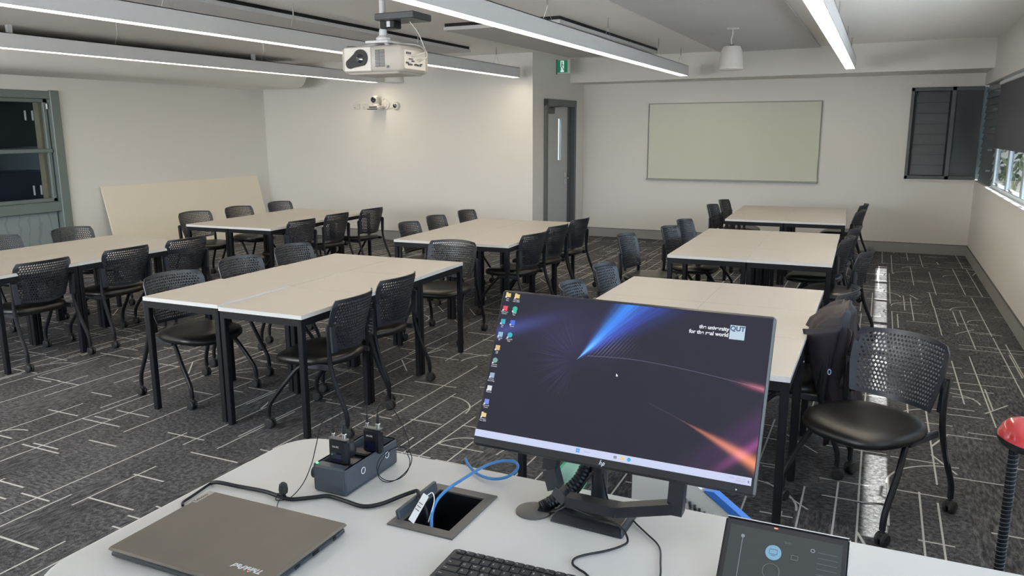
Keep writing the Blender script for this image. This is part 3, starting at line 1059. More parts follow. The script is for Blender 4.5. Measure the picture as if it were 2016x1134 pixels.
MB().lathe([(0.033, 0.05), (0.03, 0.066), (0.012, 0.075)], 20, T(0, 0, 0, rx=PI / 2)).obj('lens', M['lens'], dmc)
MB().tube(spline([(-0.06, -0.012, -0.01), (-0.10, -0.012, -0.03), (-0.15, -0.012, -0.045)]), 0.007).obj('conduit', M['white_plastic'], dmc)
for x, lb in ((-7.80, 'white wall plate, leftmost of the pair left of the video camera'), (-7.62, 'white wall plate touching the left side of the video camera')):
    t = thing('wall_plate', (x, YW, 2.145), lb, 'wall plate', group='wall plates beside the video camera')
    MB().box((0, -0.008, 0), (0.125, 0.016, 0.085), ch=0.004).obj('plate', M['white_plastic'], t)
    MB().box((-0.03, -0.018, -0.015), (0.02, 0.005, 0.012)).obj('socket', M['skirt'], t, smooth=False)

# cream board leaning on the left wall
lb_ = thing('leaning_board', (XL, 8.97, 0), 'large cream board leaning against the left wall behind the tables', 'board')
ang = math.asin(0.24 / 1.04)
MB().box((0, 0, 0.52), (0.022, 3.02, 1.04), T(0.268, 0, 0.0, ry=-ang)).obj('board_sheet', M['lean'], lb_, smooth=False)

# ------------------------------------------------------------------ tables


def make_table(w, l, label, group):
    """origin at the floor centre; w along x, l along y"""
    H = 0.735
    t = thing('table', (0, 0, 0), label, 'table', group=group)
    MB().box((0, 0, H - 0.0115), (w, l, 0.023)).obj('tabletop', M['top'], t, smooth=False)
    e = MB()
    e.box((0, -l / 2 + 0.0005, H - 0.0125), (w, 0.003, 0.0225))
    e.box((0, l / 2 - 0.0005, H - 0.0125), (w, 0.003, 0.0225))
    e.box((-w / 2 + 0.0005, 0, H - 0.0125), (0.003, l, 0.0225))
    e.box((w / 2 - 0.0005, 0, H - 0.0125), (0.003, l, 0.0225))
    e.obj('edging', M['edge'], t, smooth=False)
    a = MB()
    ix, iy = w / 2 - 0.012, l / 2 - 0.012
    for s_ in (-1, 1):
        a.box((0, s_ * iy, H - 0.045), (w - 0.03, 0.022, 0.042))
        a.box((s_ * ix, 0, H - 0.045), (0.022, l - 0.03, 0.042))
    a.obj('apron_frame', M['black_metal'], t, smooth=False)
    for s1 in (-1, 1):
        for s2 in (-1, 1):
            MB().box((s1 * (w / 2 - 0.020), s2 * (l / 2 - 0.020), (H - 0.024) / 2), (0.036, 0.036, H - 0.024), ch=0.004).obj('leg', M['black_metal'], t)
    return t


rows = ('nearest row', 'middle row', 'farthest row')
CL = [
    ('front centre block', -4.085, 3.345, 0.024, 1.214, 1.985),
    ('left block cut by the photo edge', -6.93, 3.43, 0.012, 1.235, 1.99),
    ('block beside the leaning board', -7.005, 6.40, 0.045, 1.17, 1.96),
    ('block in front of the door', -4.165, 6.27, 0.045, 1.19, 1.97),
    ('far right block below the whiteboard', -1.59, 9.29, 0.037, 1.294, 1.83),
    ('middle right block', -1.545, 6.37, 0.018, 1.272, 1.95),
    ('front right block behind the monitor', -1.524, 3.32, -0.002, 1.255, 1.99),
]
for ci, (nm_, x, y, th, w, l) in enumerate(CL):
    cw, cl_ = w / 2, l / 3
    proto = None
    for j in range(3):
        for i in range(2):
            lab = 'pale-topped black-legged table in the %s, %s, %s half' % (nm_, rows[j], ('left', 'right')[i])
            grp = 'tables of the ' + nm_
            if proto is None:
                o = proto = make_table(cw - 0.003, cl_ - 0.003, lab, grp)
            else:
                o = copy_tree(proto)
                o['label'] = lab
            px_, py_ = cw * (i + .5), cl_ * (j + .5)
            dz = 0.0
            if ci == 0 and j == 0 and i == 0:
                dz = 0.012
            if ci == 0 and j == 1 and i == 0:
                dz = 0.003
            o.location = (x + math.cos(th) * px_ - math.sin(th) * py_, y + math.sin(th) * px_ + math.cos(th) * py_, dz)
            o.rotation_euler = (0, 0, th)

# ------------------------------------------------------------------ chairs


def chair_back_mesh():
    nu, nv = 27, 17
    z0, z1 = 0.485, 0.800

    def hw(v):
        if v < 0.5:
            return 0.200 + 0.030 * (v / 0.5)
        if v < 0.86:
            return 0.230
        return 0.230 - 0.022 * ((v - 0.86) / 0.14) ** 1.3

    def P(u, v, off):
        w = hw(v)
        x = u * w
        arch = 0.010 * (1 - u * u) * v
        z = z0 + (z1 - z0) * v + arch + 0.018 * u * u * (1 - v)
        y = -0.220 - 0.075 * v * v + 0.078 * u * u - 0.012 * math.sin(v * PI)
        n = Vector((-0.39 * u, 1, 0.3 * v)).normalized()
        return Vector((x, y, z)) + n * off
    mb = MB()
    th = 0.0035
    du = 2.0 / nu

    def add(q):
        mb.v.append(q)
        return len(mb.v) - 1
    for j in range(nv):
        v0, v1 = j / nv, (j + 1) / nv
        cuts = [-1 + du * i for i in range(nu + 1)]
        if j % 2:
            cuts = [-1] + [-1 + du * (i + .5) for i in range(nu)] + [1]
        for i in range(len(cuts) - 1):
            u0, u1 = cuts[i], cuts[i + 1]
            um, vm = (u0 + u1) / 2, (v0 + v1) / 2
            hole = abs(um) < 0.86 and 1 <= j < nv - 1 and (u1 - u0) > du * .9
            sets = []
            for off in (th, -th):
                c = [add(P(u1, v0, off)), add(P(u1, v1, off)), add(P(u0, v1, off)), add(P(u0, v0, off))]
                if not hole:
                    mb.f.append(c if off > 0 else c[::-1])
                    continue
                a_, b_ = (u1 - u0) / 2 * 0.86, (v1 - v0) / 2 * 0.94
                d = [add(P(um + x_, vm + y_, off)) for (x_, y_) in ((a_, 0), (0, b_), (-a_, 0), (0, -b_))]
                tris = [(c[0], c[1], d[0]), (c[1], c[2], d[1]), (c[2], c[3], d[2]), (c[3], c[0], d[3]), (c[1], d[1], d[0]), (c[2], d[2], d[1]), (c[3], d[3], d[2]), (c[0], d[0], d[3])]
                for q in tris:
                    mb.f.append(q if off > 0 else q[::-1])
                sets.append(d)
            if hole:
                a, b = sets
                for q in range(4):
                    r_ = (q + 1) % 4
                    mb.f.append((a[q], a[r_], b[r_], b[q]))
    # rim
    loop = [(-1 + du * i, 0) for i in range(nu)] + [(1, j / nv) for j in range(nv)] + [(1 - du * i, 1) for i in range(nu)] + [(-1, 1 - j / nv) for j in range(nv)]
    for k in range(len(loop)):
        a, b = loop[k], loop[(k + 1) % len(loop)]
        mb.f.append((add(P(a[0], a[1], th)), add(P(b[0], b[1], th)), add(P(b[0], b[1], -th)), add(P(a[0], a[1], -th))))
    # side wings that sleeve over the uprights
    for s_ in (-1, 1):
        mb.add([(s_ * 0.205, -0.185, 0.50), (s_ * 0.240, -0.170, 0.50), (s_ * 0.240, -0.205, 0.50), (s_ * 0.205, -0.215, 0.50),
                (s_ * 0.222, -0.172, 0.655), (s_ * 0.248, -0.166, 0.655), (s_ * 0.248, -0.205, 0.655), (s_ * 0.222, -0.215, 0.655)],
               [(0, 1, 2, 3), (4, 5, 6, 7), (0, 1, 5, 4), (1, 2, 6, 5), (2, 3, 7, 6), (3, 0, 4, 7)])
    return mb


def seat_mesh():
    mb = MB()
    n = 40
    layers = [(0.80, 0.402, 0), (0.96, 0.405, 0), (1.0, 0.418, 0), (1.0, 0.432, 0), (0.975, 0.447, 0), (0.90, 0.456, 0), (0.70, 0.459, 0), (0.40, 0.456, 0), (0.10, 0.454, 0)]
    vs, fs = [], []
    for s_, z, _ in layers:
        for k in range(n):
            a = 2 * PI * k / n
            c, d = math.cos(a), math.sin(a)
            e = 2 / 3.0
            x = math.copysign(abs(c) ** e, c) * 0.246
            y = math.copysign(abs(d) ** e, d) * 0.238
            if y < 0:
                x *= 1 - 0.16 * (-y / 0.225) ** 2
            zz = z
            if y > 0.10:
                zz -= (y - 0.10) ** 2 * 1.1 * s_ * s_
            vs.append((x * s_, y * s_ + 0.025, zz))
    for l in range(len(layers) - 1):
        for k in range(n):
            j = (k + 1) % n
            fs.append((l * n + k, l * n + j, (l + 1) * n + j, (l + 1) * n + k))
    fs.append(tuple(range(n - 1, -1, -1)))
    fs.append(tuple((len(layers) - 1) * n + k for k in range(n)))
    return mb.add(vs, fs)


def castor(x, y):
    mb = MB()
    for s_ in (-1, 1):
        mb.lathe([(0.008, -0.009), (0.026, -0.009), (0.031, -0.004), (0.031, 0.004), (0.024, 0.010), (0.006, 0.011)], 18, T(x + s_ * 0.014, y - 0.006, 0.0312, ry=PI / 2 * s_))
    mb.tube([(x, y, 0.035), (x, y, 0.085)], 0.009, 8)
    mb.box((x, y - 0.002, 0.048), (0.02, 0.04, 0.03), ch=0.005)
    return mb


def make_chair():
    t = thing('office_chair', (0, 0, 0), 'x', 'chair')
    bko = chair_back_mesh().obj('backrest', M['chair_plastic'], t, ang=25)
    bmm = bmesh.new()
    bmm.from_mesh(bko.data)
    bmesh.ops.remove_doubles(bmm, verts=bmm.verts, dist=0.00005)
    bmesh.ops.recalc_face_normals(bmm, faces=bmm.faces)
    bmm.to_mesh(bko.data)
    bmm.free()
    bko.data.set_sharp_from_angle(angle=R(30))
    seat_mesh().obj('seat', M['vinyl'], t, ang=60)
    pan = MB()
    pan.box((0, 0.03, 0.394), (0.34, 0.32, 0.02), ch=0.006)
    for s_ in (-1, 1):
        pan.box((s_ * 0.222, -0.07, 0.402), (0.020, 0.22, 0.035), ch=0.005)
        pan.box((s_ * 0.195, -0.02, 0.395), (0.07, 0.12, 0.024), ch=0.005)
    pan.obj('seat_bracket', M['chair_plastic'], t)
    for s_ in (-1, 1):
        l = MB().tube(spline([(s_ * 0.238, -0.186, 0.665), (s_ * 0.238, -0.180, 0.56), (s_ * 0.242, -0.183, 0.43), (s_ * 0.248, -0.220, 0.30), (s_ * 0.255, -0.275, 0.17), (s_ * 0.257, -0.287, 0.12), (s_ * 0.257, -0.288, 0.075)], 5), 0.0138, 10).obj('leg', M['black_plastic'], t)
        castor(s_ * 0.257, -0.288).obj('castor', M['rubber'], l)
    for s_ in (-1, 1):
        l = MB().tube(spline([(s_ * 0.200, 0.02, 0.395), (s_ * 0.215, 0.06, 0.375), (s_ * 0.238, 0.14, 0.28), (s_ * 0.254, 0.225, 0.17), (s_ * 0.257, 0.245, 0.12), (s_ * 0.257, 0.248, 0.075)], 5), 0.0138, 10).obj('leg', M['black_plastic'], t)
        castor(s_ * 0.257, 0.248).obj('castor', M['rubber'], l)
    return t


# back-top midpoint (x, y), direction of the backrest line seen left to right, label
CH = [
    (0.175, 4.002, -42, 'black chair standing alone in the aisle at the lower right, seat turned to the camera', None),
    (-2.74, 3.74, 96, 'black chair on the window side of the front centre tables, nearest the lectern', 'F'),
    (-2.83, 4.35, 90, 'black chair on the window side of the front centre tables, second from the lectern', 'F'),
    (-4.34, 3.79, 83, 'black chair on the far left side of the front centre tables, nearest of its row', 'F'),
    (-4.42, 4.49, 90, 'black chair on the far left side of the front centre tables, middle of its row', 'F'),
    (-4.50, 5.19, 88, 'black chair on the far left side of the front centre tables, last of its row', 'F'),
    (-3.34, 5.98, 5, 'black chair at the far end of the front centre tables, facing the camera', 'F'),
    (-4.49, 7.00, 93, 'black chair behind the tables in front of the door, leftmost of three backs', 'D'),
    (-4.56, 7.68, 92, 'black chair behind the tables in front of the door, middle of three backs', 'D'),
    (-4.53, 8.36, 91, 'black chair behind the tables in front of the door, rightmost of three backs', 'D'),
    (-2.88, 6.76, 82, 'black chair on the near side of the tables before the door, nearest of three', 'D'),
    (-2.91, 7.45, 84, 'black chair on the near side of the tables before the door, middle of three', 'D'),
    (-2.91, 8.10, 84, 'black chair on the near side of the tables before the door, farthest of three', 'D'),
    (-7.51, 6.98, 82, 'black chair between the leaning board and its tables, leftmost of three', 'B'),
    (-7.50, 7.69, 86, 'black chair between the leaning board and its tables, middle of three', 'B'),
    (-7.50, 8.46, 87, 'black chair between the leaning board and its tables, by the room corner', 'B'),
    (-5.68, 6.82, 88, 'black chair on the near side of the tables by the leaning board, leftmost', 'B'),
    (-5.74, 7.53, 90, 'black chair on the near side of the tables by the leaning board, middle', 'B'),
    (-5.73, 8.22, 87, 'black chair on the near side of the tables by the leaning board, rightmost', 'B'),
    (-5.66, 3.82, 90, 'black chair at the photo left edge tables with its back to us, leftmost', 'C'),
    (-5.65, 4.55, 90, 'black chair at the photo left edge tables with its back to us, middle', 'C'),
    (-5.66, 5.20, 88, 'black chair at the photo left edge tables with its back to us, rightmost', 'C'),
    (-7.41, 4.53, 92, 'black chair behind the left edge tables, cut by the photo edge', 'C'),
    (-7.39, 5.27, 89, 'black chair behind the left edge tables, in front of the frosted panel', 'C'),
    (-1.94, 10.25, 86, 'black chair left of the far right tables, nearer of two', 'E'),
    (-1.93, 11.01, 86, 'black chair left of the far right tables, farther of two', 'E'),
    (-1.88, 7.70, 84, 'black chair left of the middle right tables, nearer of the tucked pair', 'M'),
    (-1.88, 8.37, 84, 'black chair left of the middle right tables, farther of the tucked pair', 'M'),
    (-2.10, 6.95, 87, 'black chair pulled out left of the middle right tables, alone before the skirting', 'M'),
    (-1.75, 5.26, 91, 'black chair with pale glare left of the front right tables, farther of two', 'G'),
    (-1.72, 4.53, 94, 'black chair with pale glare left of the front right tables, cut off by the monitor', 'G'),
    (-0.14, 11.06, 84, 'black chair right of the far right tables, farthest of two', 'E'),
    (-0.16, 10.20, 84, 'black chair right of the far right tables, nearer of two', 'E'),
    (-0.16, 8.42, 84, 'black chair right of the middle right tables, farthest of three', 'M'),
    (-0.20, 7.58, 84, 'black chair right of the middle right tables, middle of three', 'M'),
    (-0.03, 6.82, 82, 'black chair right of the middle right tables, pulled out nearest the sun streak', 'M'),
    (-0.10, 5.05, 82, 'black chair just behind the jacket, right of the front right tables', 'G'),
    (-0.10, 4.33, 86, 'black chair hidden under the dark jacket beside the front right tables', 'G'),
]
GN = {'F': 'chairs of the front centre tables', 'D': 'chairs of the tables before the door', 'B': 'chairs of the tables by the leaning board', 'C': 'chairs of the left edge tables', 'E': 'chairs of the far right tables', 'M': 'chairs of the middle right tables', 'G': 'chairs of the front right tables', None: 'black castor chairs'}
ch0 = make_chair()
first = True
for x, y, a, lab, gk in CH:
    o = ch0 if first else copy_tree(ch0)
    first = False
    # left-hand rows face +x, right-hand rows face -x
    if gk is None:
        f = a - 90
    elif gk == 'F' and a == 5:
        f = -85
    else:
        left = x in (-4.34, -4.42, -4.50, -4.49, -4.56, -4.53, -7.51, -7.50, -7.41, -7.39, -1.94, -1.93, -1.88, -2.10, -1.75, -1.72)
        f = a - 90 if left else a + 90
    if gk is None:
        f = 238
    d = Vector((math.cos(R(f)), math.sin(R(f)), 0))
    o.location = (x + d.x * 0.25, y + d.y * 0.25, 0)
    o.rotation_euler = (0, 0, R(f - 90))
    o['label'] = lab
    o['group'] = GN[gk]

# ------------------------------------------------------------------ jacket over the chair
jk = thing('jacket', (-0.115, 4.33, 0.12), 'dark hooded jacket draped over a chair back beside the front right tables', 'jacket')
jm = MB()
ns = 72
SEC = [(0.02, 0.045, 0.070, 0.10), (0.10, 0.040, 0.080, 0.15), (0.22, 0.015, 0.095, 0.19), (0.36, -0.02, 0.105, 0.21), (0.50, -0.045, 0.112, 0.225), (0.60, -0.055, 0.115, 0.23), (0.66, -0.045, 0.100, 0.225), (0.70, -0.02, 0.075, 0.20), (0.722, 0.0, 0.050, 0.17), (0.735, 0.01, 0.022, 0.12)]
secs = []
for k in range(len(SEC) - 1):
    for q in range(4):
        t = q / 4
        secs.append(tuple(SEC[k][i] * (1 - t) + SEC[k + 1][i] * t for i in range(4)))
secs.append(SEC[-1])
nl = len(secs)
vs, fs = [], []
for l, (z, cx_, wx, wy) in enumerate(secs):
    t = z / 0.735
    amp = 1.15 - 0.65 * t
    for s_ in range(ns):
        a = 2 * PI * s_ / ns
        c, d = math.cos(a), math.sin(a)
        f = 1 + amp * (0.16 * math.sin(6 * a + 1.6 * t) + 0.10 * math.sin(11 * a - 3 * t + 1) + 0.05 * math.sin(19 * a + 4 * t)) + 0.05 * math.sin(4 * a + 7 * t)
        x = cx_ + wx * f * math.copysign(abs(c) ** 0.8, c)
        y = wy * (0.85 + 0.15 * f) * math.copysign(abs(d) ** 0.8, d)
        zz = z + (0.04 * math.sin(3 * a + 1) + 0.02 * math.sin(7 * a) if l == 0 else 0.006 * math.sin(5 * a + 9 * t))
        vs.append((x, y, zz))
for l in range(nl - 1):
    for s_ in range(ns):
        j = (s_ + 1) % ns
        fs.append((l * ns + s_, l * ns + j, (l + 1) * ns + j, (l + 1) * ns + s_))
fs.append(tuple((nl - 1) * ns + s_ for s_ in range(ns)))
jm.add(vs, fs)
jb = jm.obj('jacket_body', M['jacket'], jk, ang=80)
sf = jb.modifiers.new('thick', 'SOLIDIFY')
sf.thickness = 0.004
# pointed lapel falling towards the table
lpm = MB()
gx, gz = 9, 14
vs, fs = [], []
for j in range(gz):
    t = j / (gz - 1)
    for i in range(gx):
        u = i / (gx - 1)
        w = 0.17 * (1 - t) + 0.012
        x = -0.155 + (u - 0.12) * w + 0.085 * t
        y = -0.235 - 0.02 * math.sin(u * PI) + 0.02 * t
        z = 0.64 - 0.40 * t + 0.03 * u - 0.03 * u * t
        vs.append((x, y, z))
for j in range(gz - 1):
    for i in range(gx - 1):
        a = j * gx + i
        fs.append((a, a + 1, a + gx + 1, a + gx))
lo = lpm.add(vs, fs).obj('lapel', M['jacket'], jk, ang=80)
sf = lo.modifiers.new('thick', 'SOLIDIFY')
sf.thickness = 0.006
cfm = MB()
vs, fs = [], []
for j in range(12):
    t = j / 11
    for i in range(10):
        u = i / 9
        vs.append((0.03 + 0.085 * u - 0.02 * t + 0.01 * math.sin(u * 9 + t * 3), -0.215 - 0.035 * math.sin(u * PI) - 0.012 * math.sin(u * 12), 0.66 - 0.02 * u - 0.30 * t))
for j in range(11):
    for i in range(9):
        a = j * 10 + i
        fs.append((a, a + 1, a + 11, a + 10))
co_ = cfm.add(vs, fs).obj('shoulder_flap', M['jacket'], jk, ang=80)
sf = co_.modifiers.new('thick', 'SOLIDIFY')
sf.thickness = 0.006
em = MB()
em.tube([(-0.035 + 0.007 * math.cos(a * PI / 10), -0.262, 0.44 + 0.013 * math.sin(a * PI / 10)) for a in range(21)], 0.0025, 8, cap=False)
em.obj('emblem', M['emblem'], jk)

# ------------------------------------------------------------------ lectern desk
DZ_ = 1.0
ds = thing('lectern_desk', (-0.4, 1.1, 0), 'pale grey rounded lectern desk top in the foreground carrying the computer gear', 'desk')


def rrect(x0, y0, x1, y1, r, n=8):
    out = []
    for cx, cy, a0 in ((x1 - r[1], y0 + r[1], -90), (x1 - r[2], y1 - r[2], 0), (x0 + r[3], y1 - r[3], 90), (x0 + r[0], y0 + r[0], 180)):
        rr = {-90: r[1], 0: r[2], 90: r[3], 180: r[0]}[a0]
        for k in range(n + 1):
            a = R(a0 + 90 * k / n)
            out.append((cx + rr * math.cos(a), cy + rr * math.sin(a)))
    return out


outer = rrect(-1.262, 0.735, 0.62, 1.462, (0.10, 0.05, 0.05, 0.09))
# top with the rectangular cut-out for the power box
bmn = bmesh.new()
hole = [(-0.797, 1.172), (-0.676, 1.172), (-0.676, 1.342), (-0.797, 1.342)]


def ring(bm, pts, z):
    v = [bm.verts.new((a + 0.4, b - 1.1, z)) for a, b in pts]
    e = [bm.edges.new((v[i], v[(i + 1) % len(v)])) for i in range(len(v))]
    return v, e


layers = []
for z in (DZ_ - 0.025, DZ_):
    vo, eo = ring(bmn, outer, z)
    vh, eh = ring(bmn, hole, z)
    bmesh.ops.triangle_fill(bmn, use_beauty=True, edges=eo + eh)
    layers.append((vo, vh))
for k in (0, 1):
    a, b = layers[0][k], layers[1][k]
    for i in range(len(a)):
        j = (i + 1) % len(a)
        bmn.faces.new((a[i], a[j], b[j], b[i]))
bmesh.ops.recalc_face_normals(bmn, faces=bmn.faces)
me = bpy.data.meshes.new('desk_top')
bmn.to_mesh(me)
bmn.free()
me.materials.append(M['desk'])
dt = bpy.data.objects.new('desk_top', me)
COL.objects.link(dt)
dt.parent = ds
eb = MB()
ol = [Vector((a + 0.4, b - 1.1, DZ_ - 0.013)) for a, b in outer]
eb.tube(ol + [ol[0]], 0.0125, 8)
eb.obj('edge_band', M['edge'], ds)
MB().box((0.35, -0.12, (DZ_ - 0.03) / 2 + 0.02), (1.1, 0.42, DZ_ - 0.07), ch=0.01).obj('cabinet', M['white_metal'], ds)
MB().box((0.35, -0.12, 0.02), (1.0, 0.36, 0.04)).obj('plinth', M['black_metal'], ds, smooth=False)
# slanted side cheek with blue trim behind the desk
ck = MB().prism([(-0.072, 0.55), (-0.072, 0.99), (0.03, 0.99), (0.10, 0.935), (0.21, 0.862), (0.21, 0.55)], 0, 0.02, T(0, 0.60, 0, rx=PI / 2))
ck.obj('side_cheek', M['white_plastic'], ds, smooth=False)
bt = MB().prism([(0.095, 0.945), (0.118, 0.945), (0.232, 0.862), (0.232, 0.848), (0.208, 0.856)], 0, 0.026, T(0, 0.603, 0, rx=PI / 2))
bt.obj('blue_edge_strip', M['blue_trim'], ds, smooth=False)
sl = MB()
for r_ in range(3):
    for c in range(7):
        x0 = 0.055 + c * 0.011 + r_ * 0.012
        z0 = 0.912 - c * 0.006 - r_ * 0.013
        sl.box((x0, 0.577, z0), (0.005, 0.004, 0.011), T(0, 0, 0))
sl.obj('vent_slot', M['grey_dark'], ds, smooth=False)

# power box sunk in the desk
pb = thing('power_box', (-0.7365, 1.257, DZ_), 'open in-desk power box with bronze grey rim beside the monitor', 'power box')
rim = MB()
ox, oy, ix, iy = 0.0715, 0.096, 0.052, 0.073
for c, d in (((0, -(oy + iy) / 2, 0.0015), (2 * ox, oy - iy, 0.004)), ((0, (oy + iy) / 2, 0.0015), (2 * ox, oy - iy, 0.004)), ((-(ox + ix) / 2, 0, 0.0015), (ox - ix, 2 * iy, 0.004)), (((ox + ix) / 2, 0, 0.0015), (ox - ix, 2 * iy, 0.004))):
    rim.box(c, d)
rim.obj('rim', M['bronze'], pb, smooth=False)
well = MB()
for c, d in (((0, -iy - .002, -0.05), (2 * ix, 0.004, 0.1)), ((0, iy + .002, -0.05), (2 * ix, 0.004, 0.1)), ((-ix - .002, 0, -0.05), (0.004, 2 * iy, 0.1)), ((ix + .002, 0, -0.05), (0.004, 2 * iy, 0.1)), ((0, 0, -0.1), (2 * ix, 2 * iy, 0.004))):
    well.box(c, d)
well.obj('well', M['black_plastic'], pb, smooth=False)
sk2 = MB()
for q, w_ in (((-0.01, -0.02), .016), ((0.02, 0.01), .014), ((-0.01, 0.04), .016), ((0.028, -0.04), .012)):
    sk2.lathe([(w_, -0.098), (w_, -0.085), (w_ * .6, -0.08)], 16, T(q[0], q[1], 0))
sk2.obj('socket', M['grey_dark'], pb)
lid = MB().box((0, 0, 0.011), (0.009, 0.146, 0.020), T(-0.060, 0, 0.0, ry=R(-12)), ch=0.002)
lid.obj('lid', M['charger'], pb)

tg = thing('cable_tag', (-0.757, 1.203, 1.03), 'white printed paper tag hanging on a cable at the power box', 'tag')
tm = MB()
for a in (0,):
    P4 = [(-0.018, 0.040, 0.006), (0.0, 0.030, 0.006), (0.012, -0.046, -0.012), (-0.006, -0.036, -0.012)]
    tm.add(P4 + [(q[0], q[1], q[2] + 0.0006) for q in P4], [(0, 1, 2, 3), (4, 5, 6, 7), (0, 1, 5, 4), (1, 2, 6, 5), (2, 3, 7, 6), (3, 0, 4, 7)])
tm.obj('paper', M['label_white'], tg, smooth=False)
tb_ = MB()
for k in range(3):
    t = 0.35 + k * 0.12
    a = Vector((-0.018, 0.040, 0.0072)).lerp(Vector((-0.006, -0.036, -0.0108)), t)
    b = Vector((0.0, 0.030, 0.0072)).lerp(Vector((0.012, -0.046, -0.0108)), t)
    tb_.tube([a.lerp(b, 0.15), a.lerp(b, 0.8)], 0.0008, 6)
tb_.obj('print_line', M['grey_dark'], tg)
MB().tube(spline([(-0.006, 0.034, 0.006), (0.004, 0.038, 0.012), (0.012, 0.03, -0.002), (0.016, 0.0, -0.03)]), 0.001, 6).obj('tie', M['label_white'], tg)


def cable(name, pts, r, m, label, n=7):
    o = MB().tube(spline(pts, n), r, 10).obj(name, m)
    return tag(o, label, 'cable')


cable('network_cable', [(-0.805, 1.473, 1.012), (-0.777, 1.445, 1.008), (-0.742, 1.422, 1.006), (-0.704, 1.413, 1.008), (-0.675, 1.424, 1.014), (-0.662, 1.446, 1.026), (-0.672, 1.458, 1.034), (-0.697, 1.450, 1.036), (-0.718, 1.420, 1.036), (-0.728, 1.380, 1.036), (-0.737, 1.330, 1.034), (-0.744, 1.290, 1.032), (-0.746, 1.250, 1.026), (-0.742, 1.220, 1.012), (-0.730, 1.197, 0.99), (-0.722, 1.195, 0.95)], 0.0032, M['blue_cable'], 'blue network cable looping out of the in-desk power box')
cable('power_cable', [(-1.275, 1.16, 0.94), (-1.262, 1.155, 0.99), (-1.239, 1.152, 1.008), (-1.185, 1.160, 1.006), (-1.118, 1.165, 1.006), (-1.077, 1.161, 1.006), (-1.04, 1.160, 1.006), (-1.005, 1.185, 1.006), (-0.98, 1.203, 1.006), (-0.938, 1.200, 1.006), (-0.888, 1.195, 1.006), (-0.861, 1.219, 1.006), (-0.842, 1.258, 1.008), (-0.825, 1.280, 1.012), (-0.806, 1.270, 1.022), (-0.785, 1.245, 1.022), (-0.765, 1.235, 1.0), (-0.760, 1.23, 0.95)], 0.0042, M['black_plastic'], 'thick black cable snaking across the desk from its left edge to the power box')
cable('monitor_cable', [(-0.455, 1.345, 1.10), (-0.50, 1.325, 1.03), (-0.538, 1.330, 1.005), (-0.509, 1.338, 1.018), (-0.474, 1.325, 1.023), (-0.444, 1.315, 1.023), (-0.405, 1.312, 1.022), (-0.380, 1.300, 1.018), (-0.366, 1.285, 1.006), (-0.372, 1.266, 1.004), (-0.392, 1.238, 1.004), (-0.42, 1.211, 1.004), (-0.434, 1.191, 1.004), (-0.431, 1.172, 1.004), (-0.416, 1.161, 1.004), (-0.396, 1.149, 1.004), (-0.35, 1.10, 1.004), (-0.30, 1.02, 1.004)], 0.0021, M['black_plastic'], 'thin black cable curving in front of the monitor base')
cable('thin_cable', [(-0.44, 1.36, 1.09), (-0.43, 1.37, 1.03), (-0.41, 1.385, 1.006), (-0.385, 1.372, 1.004), (-0.367, 1.353, 1.004), (-0.34, 1.326, 1.004), (-0.317, 1.303, 1.004), (-0.304, 1.28, 1.004), (-0.293, 1.239, 1.004), (-0.283, 1.199, 1.004), (-0.27, 1.12, 1.004), (-0.24, 1.03, 1.004)], 0.0017, M['black_plastic'], 'thin black cable running down the desk right of the monitor base')
cable('desk_edge_cable', [(-1.252, 1.150, 1.004), (-1.246, 1.12, 1.004), (-1.240, 1.085, 1.004), (-1.236, 1.062, 1.004), (-1.225, 1.05, 1.004)], 0.0028, M['black_plastic'], 'short black cable lying along the left desk edge behind the laptop')

# grommet
gm = thing('cable_grommet', (-0.572, 1.328, DZ_), 'round dark cable grommet in the desk left of the monitor base', 'grommet')
MB().lathe([(0.036, 0.0), (0.036, 0.003), (0.032, 0.005), (0.006, 0.005)], 36).obj('cover', M['bronze'], gm)
MB().box((0.02, 0.005, 0.006), (0.022, 0.014, 0.004)).obj('cable_slot', M['black_plastic'], gm, smooth=False)

# ------------------------------------------------------------------ laptop
lt_ = thing('laptop', (-1.024, 0.977, DZ_), 'closed grey laptop lying on the left end of the desk', 'laptop', rz=R(0.6))
MB().box((0, 0, 0.008), (0.334, 0.240, 0.012), ch=0.004).obj('base', M['laptop_body'], lt_)
lid_ = MB().box((0, 0, 0.0185), (0.338, 0.246, 0.007), ch=0.003).obj('lid', M['laptop'], lt_)
pt = MB()
for y, w_ in ((-0.02, 0.012), (0.03, 0.016), (0.085, 0.008), (-0.07, 0.006)):
    pt.box((0.1675, y, 0.009), (0.002, w_, 0.005))
pt.obj('port', M['black_metal'], lt_, smooth=False)
hs_ = MB()
hs_.box((0.0, 0.122, 0.012), (0.26, 0.006, 0.008), ch=0.002)
hs_.obj('hinge', M['laptop_body'], lt_)
MB().box((-0.163, 0.094, 0.0222), (0.014, 0.050, 0.0006)).obj('maker_plate', M['silver'], lt_, smooth=False)
text_mesh('maker_lettering', 'Lenovo', 0.0115, M['laptop_body'], lt_, T(-0.1595, 0.072, 0.0226, rz=PI / 2), 0.0001, bold=0.0002)
text_mesh('lid_lettering', 'ThinkPad', 0.017, M['label_white'], lt_, T(0.142, -0.070, 0.0222, rz=PI), 0.0001, shear=0.25, bold=0.0002)
MB().lathe([(0.0013, 0), (0.0013, 0.0008)], 10, T(0.1165, -0.0825, 0.0222)).obj('red_dot', M['led_red'], lt_)
for x in (-0.13, 0.13):
    for y in (-0.09, 0.09):
        MB().lathe([(0.008, 0), (0.008, 0.003)], 12, T(x, y, 0)).obj('rubber_foot', M['rubber'], lt_)

